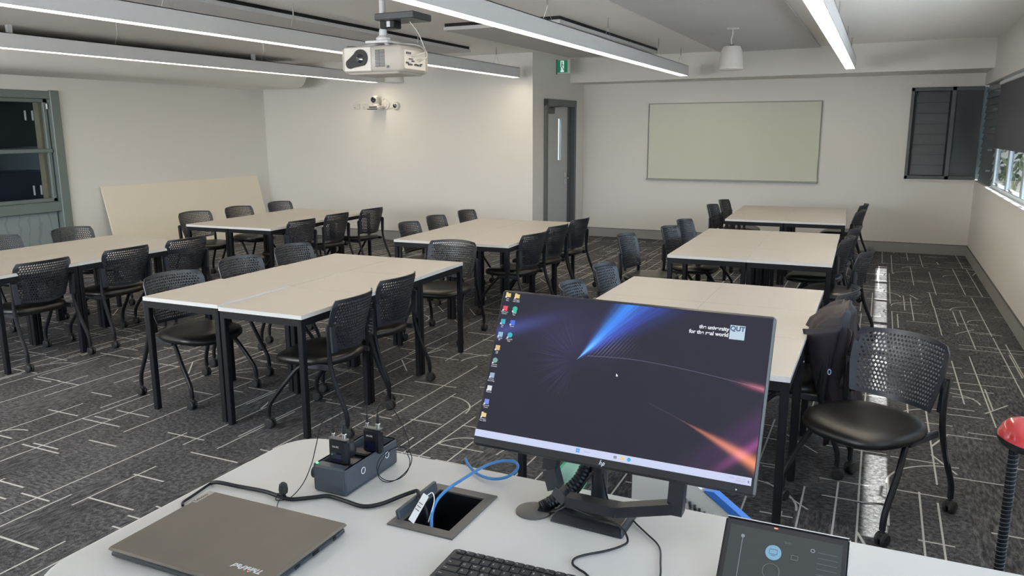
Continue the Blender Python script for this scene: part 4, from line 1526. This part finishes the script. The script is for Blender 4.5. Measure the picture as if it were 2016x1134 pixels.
# ------------------------------------------------------------------ keyboard
kb = thing('keyboard', (-0.638, 1.122, DZ_), 'low black computer keyboard cut by the bottom edge of the photo', 'keyboard', rz=R(1.8))
MB().box((0.215, -0.068, 0.007), (0.43, 0.136, 0.012), ch=0.004).obj('base', M['keyboard'], kb)
rowsK = ['', '1234567890-=', 'QWERTYUIOP[]', "ASDFGHJKL;'", 'ZXCVBNM,./']
nk = 0
kw = 0.0186
for r_, (y, first_w, hgt) in enumerate(((-0.012, 1.0, 0.011), (-0.030, 1.0, 0.0155), (-0.0486, 1.5, 0.0155), (-0.0672, 1.75, 0.0155), (-0.0858, 2.25, 0.0155), (-0.1044, 1.25, 0.0155))):
    x = 0.010
    k = 0
    while x < 0.40 and nk < 98:
        w_ = kw * first_w if k == 0 else kw
        if r_ == 5 and k == 3:
            w_ = kw * 6
        ko = MB().box((x + w_ / 2, y, 0.0145), (w_ - 0.002, hgt, 0.004), ch=0.0012).obj('key', M['key'], kb)
        s_ = ''
        if r_ >= 1 and r_ <= 4:
            st = rowsK[r_]
            if 1 <= k <= len(st):
                s_ = st[k - 1]
        if r_ == 0:
            s_ = 'Esc' if k == 0 else 'F%d' % k if k <= 12 else ''
        if k == 0:
            s_ = {2: 'Tab', 3: 'Caps', 4: 'Shift', 5: 'Ctrl'}.get(r_, s_)
        if s_:
            sz = 0.0062 if len(s_) == 1 else 0.0036
            text_mesh('key_legend', s_, sz, M['legend'], ko, T(x + 0.004, y - 0.002, 0.0166), 0.00005)
        x += w_
        k += 1
        nk += 1

# ------------------------------------------------------------------ wireless microphone charger and packs
mc = thing('charging_station', (-0.990, 1.317, DZ_), 'dark grey charging dock on the desk holding two microphone packs', 'charger')
cb = MB()
cb.box((0, 0, 0.006), (0.084, 0.192, 0.012), ch=0.004)
cb.box((-0.039, 0, 0.032), (0.006, 0.192, 0.056), ch=0.003)
cb.box((0.039, 0, 0.032), (0.006, 0.192, 0.056), ch=0.003)
cb.box((0, 0.093, 0.032), (0.080, 0.006, 0.056), ch=0.003)
cb.box((0, -0.084, 0.031), (0.080, 0.026, 0.058), ch=0.004)
cb.box((0, -0.005, 0.024), (0.078, 0.180, 0.03))
cb.obj('housing', M['charger'], mc)
for y in (-0.052, 0.028):
    MB().box((-0.002, y, 0.042), (0.060, 0.030, 0.012), ch=0.003).obj('slot_cradle', M['black_plastic'], mc)
for y in (-0.035, 0.055):
    MB().tube([(0.0424, y + 0.0068 * math.cos(a * PI / 12), 0.036 + 0.0068 * math.sin(a * PI / 12)) for a in range(25)], 0.0009, 6, cap=False).obj('indicator_ring', M['label_white'], mc)
MB().lathe([(0.012, 0), (0.014, 0.004), (0.014, 0.014), (0.009, 0.018)], 18, T(-0.044, -0.07, 0.03, ry=-PI / 2)).obj('side_plug', M['black_plastic'], mc)
MB().lathe([(0.003, 0), (0.003, 0.002)], 12, T(-0.036, -0.088, 0.060)).obj('status_light', M['led_green'], mc)


def pack(x, y, label, curl):
    t = thing('microphone_pack', (x, y, 1.050), label, 'microphone pack', group='wireless microphone packs in the dock')
    MB().box((0, 0, 0.029), (0.048, 0.017, 0.056), ch=0.005).obj('body', M['black_plastic'], t)
    MB().box((-0.002, -0.0088, 0.020), (0.026, 0.001, 0.020)).obj('display', M['lens'], t, smooth=False)
    MB().box((0, 0, 0.058), (0.044, 0.014, 0.003), ch=0.001).obj('top_cap', M['bronze'], t)
    text_mesh('front_lettering', 'SHURE', 0.0055, M['legend'], t, T(-0.012, -0.0087, 0.040, rx=PI / 2), 0.00005)
    MB().lathe([(0.004, 0.059), (0.004, 0.068), (0.003, 0.069)], 14, T(-0.014, 0, 0)).obj('antenna_collar', M['chrome'], t)
    MB().lathe([(0.0032, 0.068), (0.0028, 0.080), (0.0008, 0.088), (0.0006, 0.125)], 12, T(-0.014, 0, 0)).obj('antenna', M['black_plastic'], t)
    MB().lathe([(0.0052, 0.059), (0.0052, 0.070), (0.004, 0.071)], 16, T(0.014, 0, 0)).obj('cable_collar', M['chrome'], t)
    MB().lathe([(0.0042, 0.070), (0.0036, 0.084), (0.002, 0.092)], 12, T(0.014, 0, 0)).obj('plug', M['black_plastic'], t)
    cb_ = [Vector(q) for q in curl]
    MB().tube(spline(cb_, 6), 0.0010, 6).obj('microphone_lead', M['black_plastic'], t)
    return t


loops = []
for k in range(32):
    a = k * R(23) + 0.6
    r_ = 0.034 + 0.003 * math.sin(k * 0.9)
    oxx, ozz = 0.004 * math.sin(k * 0.55), 0.004 * math.cos(k * 0.4)
    loops.append((0.062 + oxx + r_ * math.cos(a) * 0.80, -0.014 + r_ * math.cos(a) * 0.55 + 0.2 * r_ * math.sin(a), -0.010 + ozz + r_ * math.sin(a)))
pack(-0.992, 1.262, 'black wireless microphone pack in the dock slot nearer the laptop', [(0.014, 0, 0.092), (0.008, 0, 0.112), (-0.012, -0.004, 0.120), (-0.034, -0.012, 0.090), (-0.046, -0.02, 0.04), (-0.048, -0.035, 0.005), (-0.053, -0.06, -0.03), (-0.058, -0.095, -0.046), (-0.075, -0.115, -0.046), (-0.085, -0.105, -0.044)])
pack(-0.962, 1.342, 'black wireless microphone pack in the dock slot farther from the laptop', [(0.014, 0, 0.092), (0.020, 0, 0.112), (0.045, 0, 0.118), (0.075, -0.002, 0.085), (0.092, 0.0, 0.040)] + loops)
lm = thing('lapel_microphone', (-1.058, 1.158, DZ_ + 0.004), 'black foam lapel microphone lying behind the laptop', 'microphone')
MB().lathe([(0.004, 0.010), (0.0085, 0.014), (0.0095, 0.022), (0.008, 0.032), (0.004, 0.036)], 18).obj('foam_head', M['rubber'], lm)
MB().box((-0.006, 0, 0.006), (0.024, 0.006, 0.008), ch=0.002).obj('clip', M['black_plastic'], lm)
MB().tube(spline([(0, 0, 0.008), (0.006, -0.025, 0.003), (0.03, -0.05, 0.002), (0.06, -0.05, 0.002)]), 0.001, 6).obj('lead', M['black_plastic'], lm)
hm = thing('foam_windshield', (-0.998, 1.305, 1.048), 'round black foam ball between the two microphone packs', 'microphone windshield')
MB().lathe([(0.003, 0.0), (0.010, 0.004), (0.0145, 0.016), (0.0145, 0.024), (0.010, 0.036), (0.003, 0.040)], 22).obj('foam', M['rubber'], hm)
MB().tube(spline([(0, 0, 0.03), (-0.012, -0.01, 0.045), (-0.02, -0.02, 0.02), (-0.016, -0.02, 0.0)]), 0.0012, 6).obj('lead', M['black_plastic'], hm)

# ------------------------------------------------------------------ monitor


def screen_mat():
    mt, nt, b = nm('desktop_wallpaper')
    g = NG(nt)
    tc = node(nt, 'ShaderNodeTexCoord')
    sp = node(nt, 'ShaderNodeSeparateXYZ')
    nt.links.new(tc.outputs['Object'], sp.inputs[0])
    X, Y = sp.outputs[0], sp.outputs[2]
    ax, ay = -0.086, 0.034
    dx, dy = g.m('SUBTRACT', X, ax), g.m('SUBTRACT', Y, ay)
    rr = g.m('SQRT', g.m('ADD', g.m('MULTIPLY', dx, dx), g.m('MULTIPLY', dy, dy)))
    th = g.m('ARCTAN2', dy, dx)

    def band(t, c, w):
        q = g.m('DIVIDE', g.m('SUBTRACT', t, c), w)
        return g.m('POWER', 2.718, g.m('MULTIPLY', g.m('MULTIPLY', q, q), -1.0))
    # wedge of blue light from the apex to the top edge
    fr = g.m('MULTIPLY', g.m('ADD', rr, 0.0), 1.0)
    lim = g.m('MULTIPLY', g.m('GREATER_THAN', dy, -0.01), 1.0)
    wedge = g.m('MULTIPLY', band(th, 0.93, 0.13), lim)
    wedge2 = g.m('MULTIPLY', band(th, 0.74, 0.14), lim)
    stv = g.xyz(g.m('MULTIPLY', th, 26.0), g.m('MULTIPLY', rr, 9.0))
    st = g.noise(stv, 1.0, 3.0, 0.6)
    wedge = g.m('MULTIPLY', wedge, g.m('ADD', g.m('MULTIPLY', st, 1.2), 0.35))
    wedge2 = g.m('MULTIPLY', wedge2, g.m('ADD', g.m('MULTIPLY', st, 1.4), 0.0))
    fade = g.m('MULTIPLY', g.m('MULTIPLY', rr, 26.0, clamp=True), g.m('SUBTRACT', 1.25, g.m('MULTIPLY', rr, 2.6), clamp=True))
    wedge = g.m('MULTIPLY', wedge, fade)
    wedge2 = g.m('MULTIPLY', wedge2, fade)
    core = g.m('MULTIPLY', band(th, 0.87, 0.10), band(rr, 0.02, 0.035))
    # fine hatch under the beam
    hx = g.m('SINE', g.m('MULTIPLY', g.m('SUBTRACT', X, g.m('MULTIPLY', Y, 0.72)), 900.0))
    hatch = g.m('MULTIPLY', g.m('GREATER_THAN', hx, 0.72), g.m('MULTIPLY', band(th, 0.48, 0.22), band(rr, 0.065, 0.035)))
    # whiskers left of the apex
    wv = g.xyz(g.m('MULTIPLY', th, 30.0), g.m('MULTIPLY', rr, 5.0))
    wh = g.noise(wv, 1.0, 2.0)
    whisk = g.m('MULTIPLY', g.m('MULTIPLY', g.m('SUBTRACT', wh, 0.45, clamp=True), 2.0), g.m('MULTIPLY', band(rr, 0.03, 0.04), g.m('MULTIPLY', g.m('SUBTRACT', 0.01, g.m('MULTIPLY', dx, 1.0)), 26.0, clamp=True)))
    # arcs: y = quadratic in x
    a1 = g.m('SUBTRACT', Y, g.m('SUBTRACT', 0.0488, g.m('MULTIPLY', g.m('POWER', g.m('ABSOLUTE', g.m('SUBTRACT', X, 0.02)), 1.6), 0.22)))
    on1 = g.m('MULTIPLY', band(a1, 0.0, 0.0006), g.m('GREATER_THAN', X, -0.066))
    pink1 = g.m('MULTIPLY', band(a1, 0.0, 0.005), band(X, 0.262, 0.030))
    # orange beam down to the lower right
    t2 = g.m('SUBTRACT', X, 0.066)
    a2 = g.m('SUBTRACT', Y, g.m('SUBTRACT', -0.0281, g.m('ADD', g.m('MULTIPLY', t2, 0.33), g.m('MULTIPLY', g.m('MULTIPLY', t2, t2), 0.30))))
    w2 = g.m('ADD', g.m('MULTIPLY', g.m('MAXIMUM', g.m('SUBTRACT', X, 0.14), 0.0), 0.085), 0.0009)
    q2 = g.m('DIVIDE', a2, w2)
    o2 = g.m('MULTIPLY', g.m('POWER', 2.718, g.m('MULTIPLY', g.m('MULTIPLY', q2, q2), -1.0)), g.m('GREATER_THAN', t2, 0.0))
    orange = g.m('MULTIPLY', o2, g.m('MULTIPLY', g.m('SUBTRACT', X, 0.12), 8.0, clamp=True))
    a3 = g.m('SUBTRACT', Y, g.m('ADD', -0.1285, g.m('MULTIPLY', g.m('SUBTRACT', X, 0.197), 0.86)))
    pink = g.m('MULTIPLY', band(a3, 0.0, 0.011), g.m('MULTIPLY', g.m('SUBTRACT', X, 0.175), 12.0, clamp=True))
    purp = g.m('MULTIPLY', band(a3, 0.035, 0.028), g.m('MULTIPLY', g.m('SUBTRACT', X, 0.10), 5.0, clamp=True))
    # soft purple glow top left
    a4 = g.m('SUBTRACT', Y, g.m('ADD', 0.075, g.m('MULTIPLY', g.m('ADD', X, 0.25), 0.35)))
    glow = g.m('MULTIPLY', band(a4, 0.0, 0.014), band(X, -0.235, 0.075))
    glow2 = g.m('MULTIPLY', band(Y, 0.085, 0.05), band(X, -0.10, 0.08))
    nz = g.noise(tc.outputs['Object'], 30.0, 2.0)
    col = (0.021, 0.020, 0.033)
    parts = [(wedge, (0.03, 0.22, 0.78)), (wedge2, (0.03, 0.07, 0.48)), (core, (0.15, 0.42, 0.75)), (hatch, (0.10, 0.11, 0.20)), (whisk, (0.045, 0.045, 0.13)), (on1, (0.10, 0.08, 0.13)), (pink1, (0.36, 0.10, 0.14)), (orange, (0.78, 0.24, 0.10)), (pink, (0.22, 0.04, 0.16)), (purp, (0.05, 0.012, 0.06)), (glow, (0.03, 0.04, 0.17)), (glow2, (0.012, 0.008, 0.035)), (o2, (0.03, 0.02, 0.02))]
    cur = None
    for f, c in parts:
        cur = g.mix(f, col if cur is None else cur, c, 'ADD')
    b.inputs['Base Color'].default_value = (0.012, 0.012, 0.014, 1)
    b.inputs['Roughness'].default_value = 0.2
    b.inputs['Specular IOR Level'].default_value = 0.12
    nt.links.new(cur, b.inputs['Emission Color'])
    b.inputs['Emission Strength'].default_value = 1.0
    return mt


mo = bpy.data.objects.new('monitor', None)
COL.objects.link(mo)
tag(mo, 'large tilted computer monitor showing a dark blue desktop, standing on the desk', 'monitor')
mo.location = (-0.419, 1.3676, 1.0)
# the tilted head: local x right, local z up, faces -y
U = Vector((0.9997, 0.0196, -0.0152))
V = Vector((0.0048, 0.4471, 0.8945))
U.normalize()
V = (V - U * V.dot(U)).normalized()
N = U.cross(V)              # towards the viewer
HM = Matrix((U, -N, V)).transposed().to_4x4()
HM.translation = Vector((0, 0, 0.2757))


def head(mb, name, m, parent=mo, **kw):
    o = mb.obj(name, m, None, **kw)
    o.parent = parent
    if parent is mo:
        o.matrix_local = HM
    return o


shell = head(MB().box((0, 0.012, 0), (0.54, 0.022, 0.32), ch=0.004), 'casing', M['bezel'])
head(MB().box((0, 0.034, 0.01), (0.30, 0.030, 0.20), ch=0.012), 'rear_housing', M['black_plastic'])
M['screen'] = screen_mat()
scr = head(MB().box((0, 0.0, 0.0105), (0.529, 0.003, 0.287)), 'screen', M['screen'], smooth=False)
sdm = {}


def em2(c):
    if c not in sdm:
        sdm[c] = emis('screen_pixels', c, 0.85)
    return sdm[c]


def on_screen(mb, name, c):
    return head(mb, name, em2(c), parent=scr, smooth=False)


def rect(mb, x, z, w, h, y=-0.002):
    return mb.box((x, y, z), (w, 0.0008, h))


SC = (0.62, 0.68, 0.92)
on_screen(rect(MB(), -0.0028, -0.1345 - 0.0015, 0.529, 0.0135), 'taskbar', SC)
icons = [(-0.2542, 0.1483, (0.85, 0.62, 0.2)), (-0.2343, 0.1477, (0.85, 0.62, 0.2)), (-0.2552, 0.1203, (0.8, 0.06, 0.1)), (-0.2338, 0.12, (0.02, 0.5, 0.36)), (-0.2545, 0.0922, (0.03, 0.42, 0.55)), (-0.2332, 0.0921, (0.04, 0.16, 0.8)), (-0.2546, 0.0652, (0.3, 0.5, 0.65)), (-0.2338, 0.0652, (0.02, 0.5, 0.6)), (-0.2549, 0.0374, (0.75, 0.5, 0.2)), (-0.2549, 0.0104, (0.2, 0.4, 0.35)), (-0.2552, -0.0194, (0.35, 0.45, 0.6)), (-0.2553, -0.0456, (0.75, 0.78, 0.8)), (-0.2555, -0.073, (0.2, 0.25, 0.75)), (-0.2564, -0.0998, (0.85, 0.65, 0.3))]
for k, (x, z, c) in enumerate(icons):
    mb = MB()
    if k in (3, 7, 9):
        mb.lathe([(0.0052, 0), (0.0052, 0.0008)], 18, T(x, -0.0024, z + 0.001, rx=-PI / 2))
        if k == 3:
            rect(mb, x, z - 0.005, 0.009, 0.004)
    elif k in (0, 1, 13):
        rect(mb, x, z, 0.0105, 0.008)
        rect(mb, x - 0.003, z + 0.0048, 0.004, 0.002)
    else:
        rect(mb, x, z, 0.0095, 0.0100)
    on_screen(mb, 'desktop_icon', c)
    mb = MB()
    rect(mb, x - 0.0038, z - 0.0045, 0.0028, 0.0028, y=-0.003)
    on_screen(mb, 'shortcut_arrow', (0.8, 0.85, 0.9))
names = ['Old Files', 'Semester One 2024', 'Document Camera', 'Install App', 'This PC', 'Zoom', 'Recycle Bin', 'Microsoft Edge', 'Log Off', 'Internet Connect', 'Lecture Recording', 'Readme', 'Microsoft Teams', 'Semester Two 2024']
WHT = em2((0.75, 0.77, 0.82))
TR = T(0, 0, 0, rx=PI / 2)
for (x, z, c), nme in zip(icons, names):
    wds = nme.split(' ', 1)
    text_mesh('icon_caption', '\n'.join(wds), 0.0036, WHT, scr, T(x, -0.0022, z - 0.0088, rx=PI / 2), 0.0001, align='CENTER')
on_screen(rect(MB(), 0.2065, 0.1222, 0.0268, 0.0262), 'logo_square', (0.52, 0.66, 0.80))
text_mesh('logo_lettering', 'QUT', 0.0122, em2((0.03, 0.07, 0.16)), scr, T(0.2065, -0.003, 0.1250, rx=PI / 2), 0.0001, align='CENTER', bold=0.0004)
text_mesh('slogan', 'the university', 0.0098, em2((0.82, 0.85, 0.9)), scr, T(0.1915, -0.0022, 0.1232, rx=PI / 2), 0.0001, align='RIGHT', bold=0.0003)
text_mesh('slogan', 'for the real world', 0.0098, em2((0.82, 0.85, 0.9)), scr, T(0.1915, -0.0022, 0.1125, rx=PI / 2), 0.0001, align='RIGHT', bold=0.0003)
cz = MB()
cz.prism([(-0.0033, 0.018), (-0.0033, 0.0125), (-0.0018, 0.0136), (-0.0010, 0.0118), (-0.0002, 0.0123), (-0.0010, 0.0140), (0.0006, 0.0142)], 0, 0.0008, T(0, -0.002, 0, rx=PI / 2))
on_screen(cz, 'mouse_pointer', (0.9, 0.9, 0.9))
tbz = -0.1358
mb = MB()
for a in (0, 1):
    for b_ in (0, 1):
        rect(mb, -0.0545 + a * 0.004, tbz - 0.0018 + b_ * 0.004, 0.0034, 0.0034, y=-0.003)
on_screen(mb, 'start_icon', (0.05, 0.35, 0.8))
text_mesh('search_caption', 'Search', 0.0042, em2((0.35, 0.4, 0.55)), scr, T(-0.040, -0.003, tbz - 0.001, rx=PI / 2), 0.0001)
on_screen(rect(MB(), 0.0198, tbz, 0.006, 0.005, y=-0.003), 'taskbar_icon', (0.25, 0.28, 0.36))
on_screen(rect(MB(), 0.0331, tbz, 0.007, 0.006, y=-0.003), 'taskbar_icon', (0.85, 0.65, 0.25))
on_screen(MB().lathe([(0.0036, 0), (0.0036, 0.0008)], 16, T(0.0458, -0.0034, tbz, rx=-PI / 2)), 'taskbar_icon', (0.05, 0.45, 0.75))
text_mesh('clock_caption', 'ENG   10:07 AM\n 14/08/2024', 0.0040, em2((0.35, 0.38, 0.55)), scr, T(0.252, -0.003, tbz + 0.0005, rx=PI / 2), 0.0001, align='RIGHT')
on_screen(rect(MB(), 0.257, tbz - 0.001, 0.0024, 0.004, y=-0.003), 'bell_icon', (0.2, 0.2, 0.4))
# maker mark: slanted h and p strokes
hpm = MB()


def stroke(a, b, w=0.0006):
    d = Vector((b[0] - a[0], 0, b[1] - a[1])).normalized()
    nrm = Vector((-d.z, 0, d.x)) * w
    A, B = Vector((a[0], -0.0005, a[1])), Vector((b[0], -0.0005, b[1]))
    o_ = Vector((0, -0.0006, 0))
    hpm.add([A - nrm, A + nrm, B + nrm, B - nrm, A - nrm + o_, A + nrm + o_, B + nrm + o_, B - nrm + o_], [(0, 1, 2, 3), (4, 5, 6, 7), (0, 1, 5, 4), (1, 2, 6, 5), (2, 3, 7, 6), (3, 0, 4, 7)])


hx0, hz0 = -0.005, -0.150
stroke((hx0 - 0.0035, hz0 - 0.004), (hx0 - 0.0008, hz0 + 0.005))
stroke((hx0 - 0.0022, hz0 + 0.0005), (hx0 + 0.0008, hz0 + 0.0005))
stroke((hx0 + 0.0008, hz0 + 0.0005), (hx0 - 0.0002, hz0 - 0.004))
stroke((hx0 + 0.0015, hz0 - 0.007), (hx0 + 0.004, hz0 + 0.0008))
stroke((hx0 + 0.004, hz0 + 0.0008), (hx0 + 0.0065, hz0 + 0.0005))
stroke((hx0 + 0.0065, hz0 + 0.0005), (hx0 + 0.0055, hz0 - 0.0038))
stroke((hx0 + 0.0055, hz0 - 0.0038), (hx0 + 0.003, hz0 - 0.0038))
head(hpm, 'maker_mark', M['label_white'], smooth=False)
head(MB().box((0.238, -0.0003, -0.153), (0.0022, 0.001, 0.0022)), 'power_light', M['exit_white'], smooth=False)
# stand
st_ = MB().tube([(-0.040, 0.028, 0.006), (-0.040, 0.028, 0.20), (-0.030, 0.028, 0.29)], 0.0165, 20)
st_.obj('stand_post', M['stand_black'], mo)
bs = MB()
bs.add([(-0.110, -0.066, 0), (0.040, -0.074, 0), (0.042, 0.050, 0), (-0.110, 0.050, 0), (-0.104, -0.048, 0.016), (0.032, -0.058, 0.016), (0.036, 0.046, 0.016), (-0.104, 0.046, 0.016)], [(3, 2, 1, 0), (4, 5, 6, 7), (0, 1, 5, 4), (1, 2, 6, 5), (2, 3, 7, 6), (3, 0, 4, 7)])
bo = bs.obj('stand_base', M['stand_black'], mo)
bv = bo.modifiers.new('bevel', 'BEVEL')
bv.width = 0.003
bv.segments = 2
# angular carrying bracket below the screen
ar = MB()


def bar(a, b, w, d):
    a, b = Vector(a), Vector(b)
    t = (b - a).normalized()
    s1 = Vector((0, 1, 0)) * d / 2
    s2 = t.cross(Vector((0, 1, 0))).normalized() * w / 2
    ar.add([a + s1 + s2, a - s1 + s2, a - s1 - s2, a + s1 - s2, b + s1 + s2, b - s1 + s2, b - s1 - s2, b + s1 - s2], [(0, 1, 2, 3), (7, 6, 5, 4), (0, 4, 5, 1), (1, 5, 6, 2), (2, 6, 7, 3), (3, 7, 4, 0)])


ox_, oy_ = 0.419, -1.3676


def L_(x, y, z):
    return (x + ox_, y + oy_, z - 1.0)


PA = [L_(-0.528, 1.33, 1.170), L_(-0.532, 1.318, 1.105), L_(-0.518, 1.31, 1.070), L_(-0.492, 1.30, 1.056), L_(-0.392, 1.296, 1.056), L_(-0.290, 1.30, 1.082), L_(-0.283, 1.305, 1.084)]
for i in range(len(PA) - 2):
    bar(PA[i], PA[i + 1], 0.020 if i > 1 else 0.026, 0.026)
bar(L_(-0.285, 1.304, 1.070), L_(-0.285, 1.33, 1.165), 0.028, 0.026)
ao = ar.obj('carrying_bracket', M['stand_black'], mo, smooth=False)

hz = MB()
hp = spline([(-0.480, 1.415, 1.16), (-0.484, 1.40, 1.10), (-0.497, 1.39, 1.06), (-0.522, 1.375, 1.03), (-0.548, 1.35, 1.012), (-0.560, 1.338, 1.006)], 10)
rads = [0.0125 + (0.0016 if i % 2 else 0) for i in range(len(hp))]
tag(hz.tube(hp, 0.0125, 14, rads=rads).obj('cable_hose', M['black_plastic']), 'black ribbed cable hose curving down behind the monitor to the grommet', 'hose')
gl_ = thing('green_loop', (-0.510, 1.437, DZ_), 'pale green and bright green plastic loop standing behind the monitor stand', 'loop')
gp = [(0.040 * math.cos(a * PI / 18), 0, 0.042 + 0.040 * math.sin(a * PI / 18)) for a in range(37)]
MB().tube(gp, 0.0022, 8, cap=False).obj('rim', M['green'], gl_)
MB().lathe([(0.002, 0), (0.038, 0.001), (0.038, 0.003), (0.002, 0.004)], 30, T(-0.0, 0.003, 0.042, rx=PI / 2) @ Matrix.Scale(1.0, 4, (1, 0, 0))).obj('disc', M['pale_green'], gl_)
gl_.rotation_euler = (0, 0, R(55))
gl_.location = (-0.527, 1.425, DZ_)

# ------------------------------------------------------------------ touch panel
tp = bpy.data.objects.new('touch_panel', None)
COL.objects.link(tp)
tag(tp, 'tilted touch panel at the lower right of the desk', 'touch panel')
tp.location = (-0.094, 1.262, DZ_)
TM = T(0.0, 0.0, 0.0, rx=R(-50))


def tpart(mb, name, m, parent=tp, **kw):
    o = mb.obj(name, m, None, **kw)
    o.parent = parent
    if parent is tp:
        o.matrix_local = Matrix.Translation((0, -0.086, 0.006)) @ TM
    return o


tpart(MB().box((0, 0.006, 0.068), (0.196, 0.012, 0.142), ch=0.004), 'case', M['bezel'])
M['tp_glass'] = emis('panel_display', (0.022, 0.028, 0.030), 0.8)
ts = tpart(MB().box((0, 0.0, 0.0665), (0.176, 0.002, 0.118)), 'display', M['tp_glass'], smooth=False)
tpart(MB().box((0, 0.005, 0.1395), (0.192, 0.010, 0.002)), 'top_trim', M['steel'], smooth=False)
tpart(MB().box((0.098, 0.005, 0.068), (0.0015, 0.010, 0.138)), 'side_trim', M['steel'], smooth=False)
tpart(MB().lathe([(0.0125, 0), (0.0125, 0.001)], 32, T(-0.015, -0.0012, 0.090, rx=PI / 2)), 'round_button', em2((0.20, 0.42, 0.60)), ts, smooth=False)


def outline(mb, x, z, w, h, t_=0.0008, y=-0.0028):
    rect(mb, x, z + h / 2, w, t_, y)
    rect(mb, x, z - h / 2, w, t_, y)
    rect(mb, x - w / 2, z, t_, h, y)
    rect(mb, x + w / 2, z, t_, h, y)
    return mb


mb = outline(MB(), -0.015, 0.091, 0.012, 0.008)
rect(mb, -0.015, 0.0845, 0.006, 0.0008, -0.0028)
tpart(mb, 'screen_symbol', em2((0.06, 0.14, 0.22)), ts, smooth=False)
mb = outline(MB(), 0.018, 0.088, 0.010, 0.007)
tpart(mb, 'screen_symbol', em2((0.14, 0.16, 0.14)), ts, smooth=False)
mb = MB()
rp_ = [(-0.015 + 0.013 * math.cos(a * PI / 18), -0.0022, 0.058 + 0.013 * math.sin(a * PI / 18)) for a in range(37)]
mb.tube(rp_, 0.0005, 6, cap=False)
tpart(mb, 'ring_symbol', em2((0.14, 0.16, 0.14)), ts, smooth=False)
rp_ = [(0.044 + 0.0028 * math.cos(a * PI / 9), -0.0022, 0.106 + 0.0028 * math.sin(a * PI / 9)) for a in range(19)]
tpart(MB().tube(rp_, 0.0006, 6, cap=False), 'settings_symbol', em2((0.3, 0.34, 0.36)), ts, smooth=False)
mb = MB()
for k in range(9):
    rect(mb, 0.067, 0.105 - k * 0.009, 0.030, 0.0006, -0.0018)
tpart(mb, 'slider_lines', em2((0.12, 0.15, 0.17)), ts, smooth=False)
mb = MB()
rect(mb, -0.066, 0.065, 0.0008, 0.085, -0.0018)
mb.lathe([(0.003, 0), (0.003, 0.001)], 14, T(-0.066, -0.0014, 0.108, rx=PI / 2))
tpart(mb, 'volume_slider', em2((0.25, 0.28, 0.33)), ts, smooth=False)
text_mesh('panel_caption', 'B101', 0.0055, em2((0.12, 0.13, 0.13)), ts, T(0.006, -0.0018, 0.109, rx=PI / 2), 0.0001, align='CENTER')
tpart(MB().box((-0.016, -0.0005, 0.1325), (0.006, 0.0012, 0.0018)), 'indicator', M['led_red'], smooth=False)
tpart(MB().add([(-0.08, 0.012, 0.01), (0.08, 0.012, 0.01), (0.08, 0.012, 0.10), (-0.08, 0.012, 0.10), (-0.08, 0.05, 0.045), (0.08, 0.05, 0.045)], [(0, 1, 2, 3), (0, 4, 5, 1), (3, 2, 5, 4), (0, 3, 4), (1, 5, 2)]), 'stand_wedge', M['bezel'], smooth=False)

# ------------------------------------------------------------------ red topped pole stand at the right edge
rs = thing('pole_stand', (0.294, 1.80, 0), 'black pole with a shiny red domed head at the right photo edge', 'stand')
MB().lathe([(0.013, 0.0), (0.16, 0.004), (0.16, 0.014), (0.02, 0.030)], 36).obj('base', M['black_metal'], rs)
MB().tube([(0, 0, 0.02), (0, 0, 1.103)], 0.0095, 18).obj('pole', M['black_metal'], rs)
hm2 = []
for k in range(700):
    a = k * 0.62
    hm2.append((0.0098 * math.cos(a), 0.0098 * math.sin(a), 0.45 + k * 0.00092))
MB().tube(hm2, 0.0009, 5).obj('coiled_wire', M['grey_dark'], rs)
HR = T(0.006, 0, 1.103, ry=R(14))
MB().lathe([(0.006, -0.006), (0.034, 0.002), (0.044, 0.012), (0.045, 0.020)], 36, HR).obj('cup', M['black_plastic'], rs)
MB().lathe([(0.0452, 0.018), (0.046, 0.026), (0.043, 0.042), (0.034, 0.056), (0.020, 0.064), (0.004, 0.066)], 36, HR).obj('red_dome', M['red'], rs, ang=80)
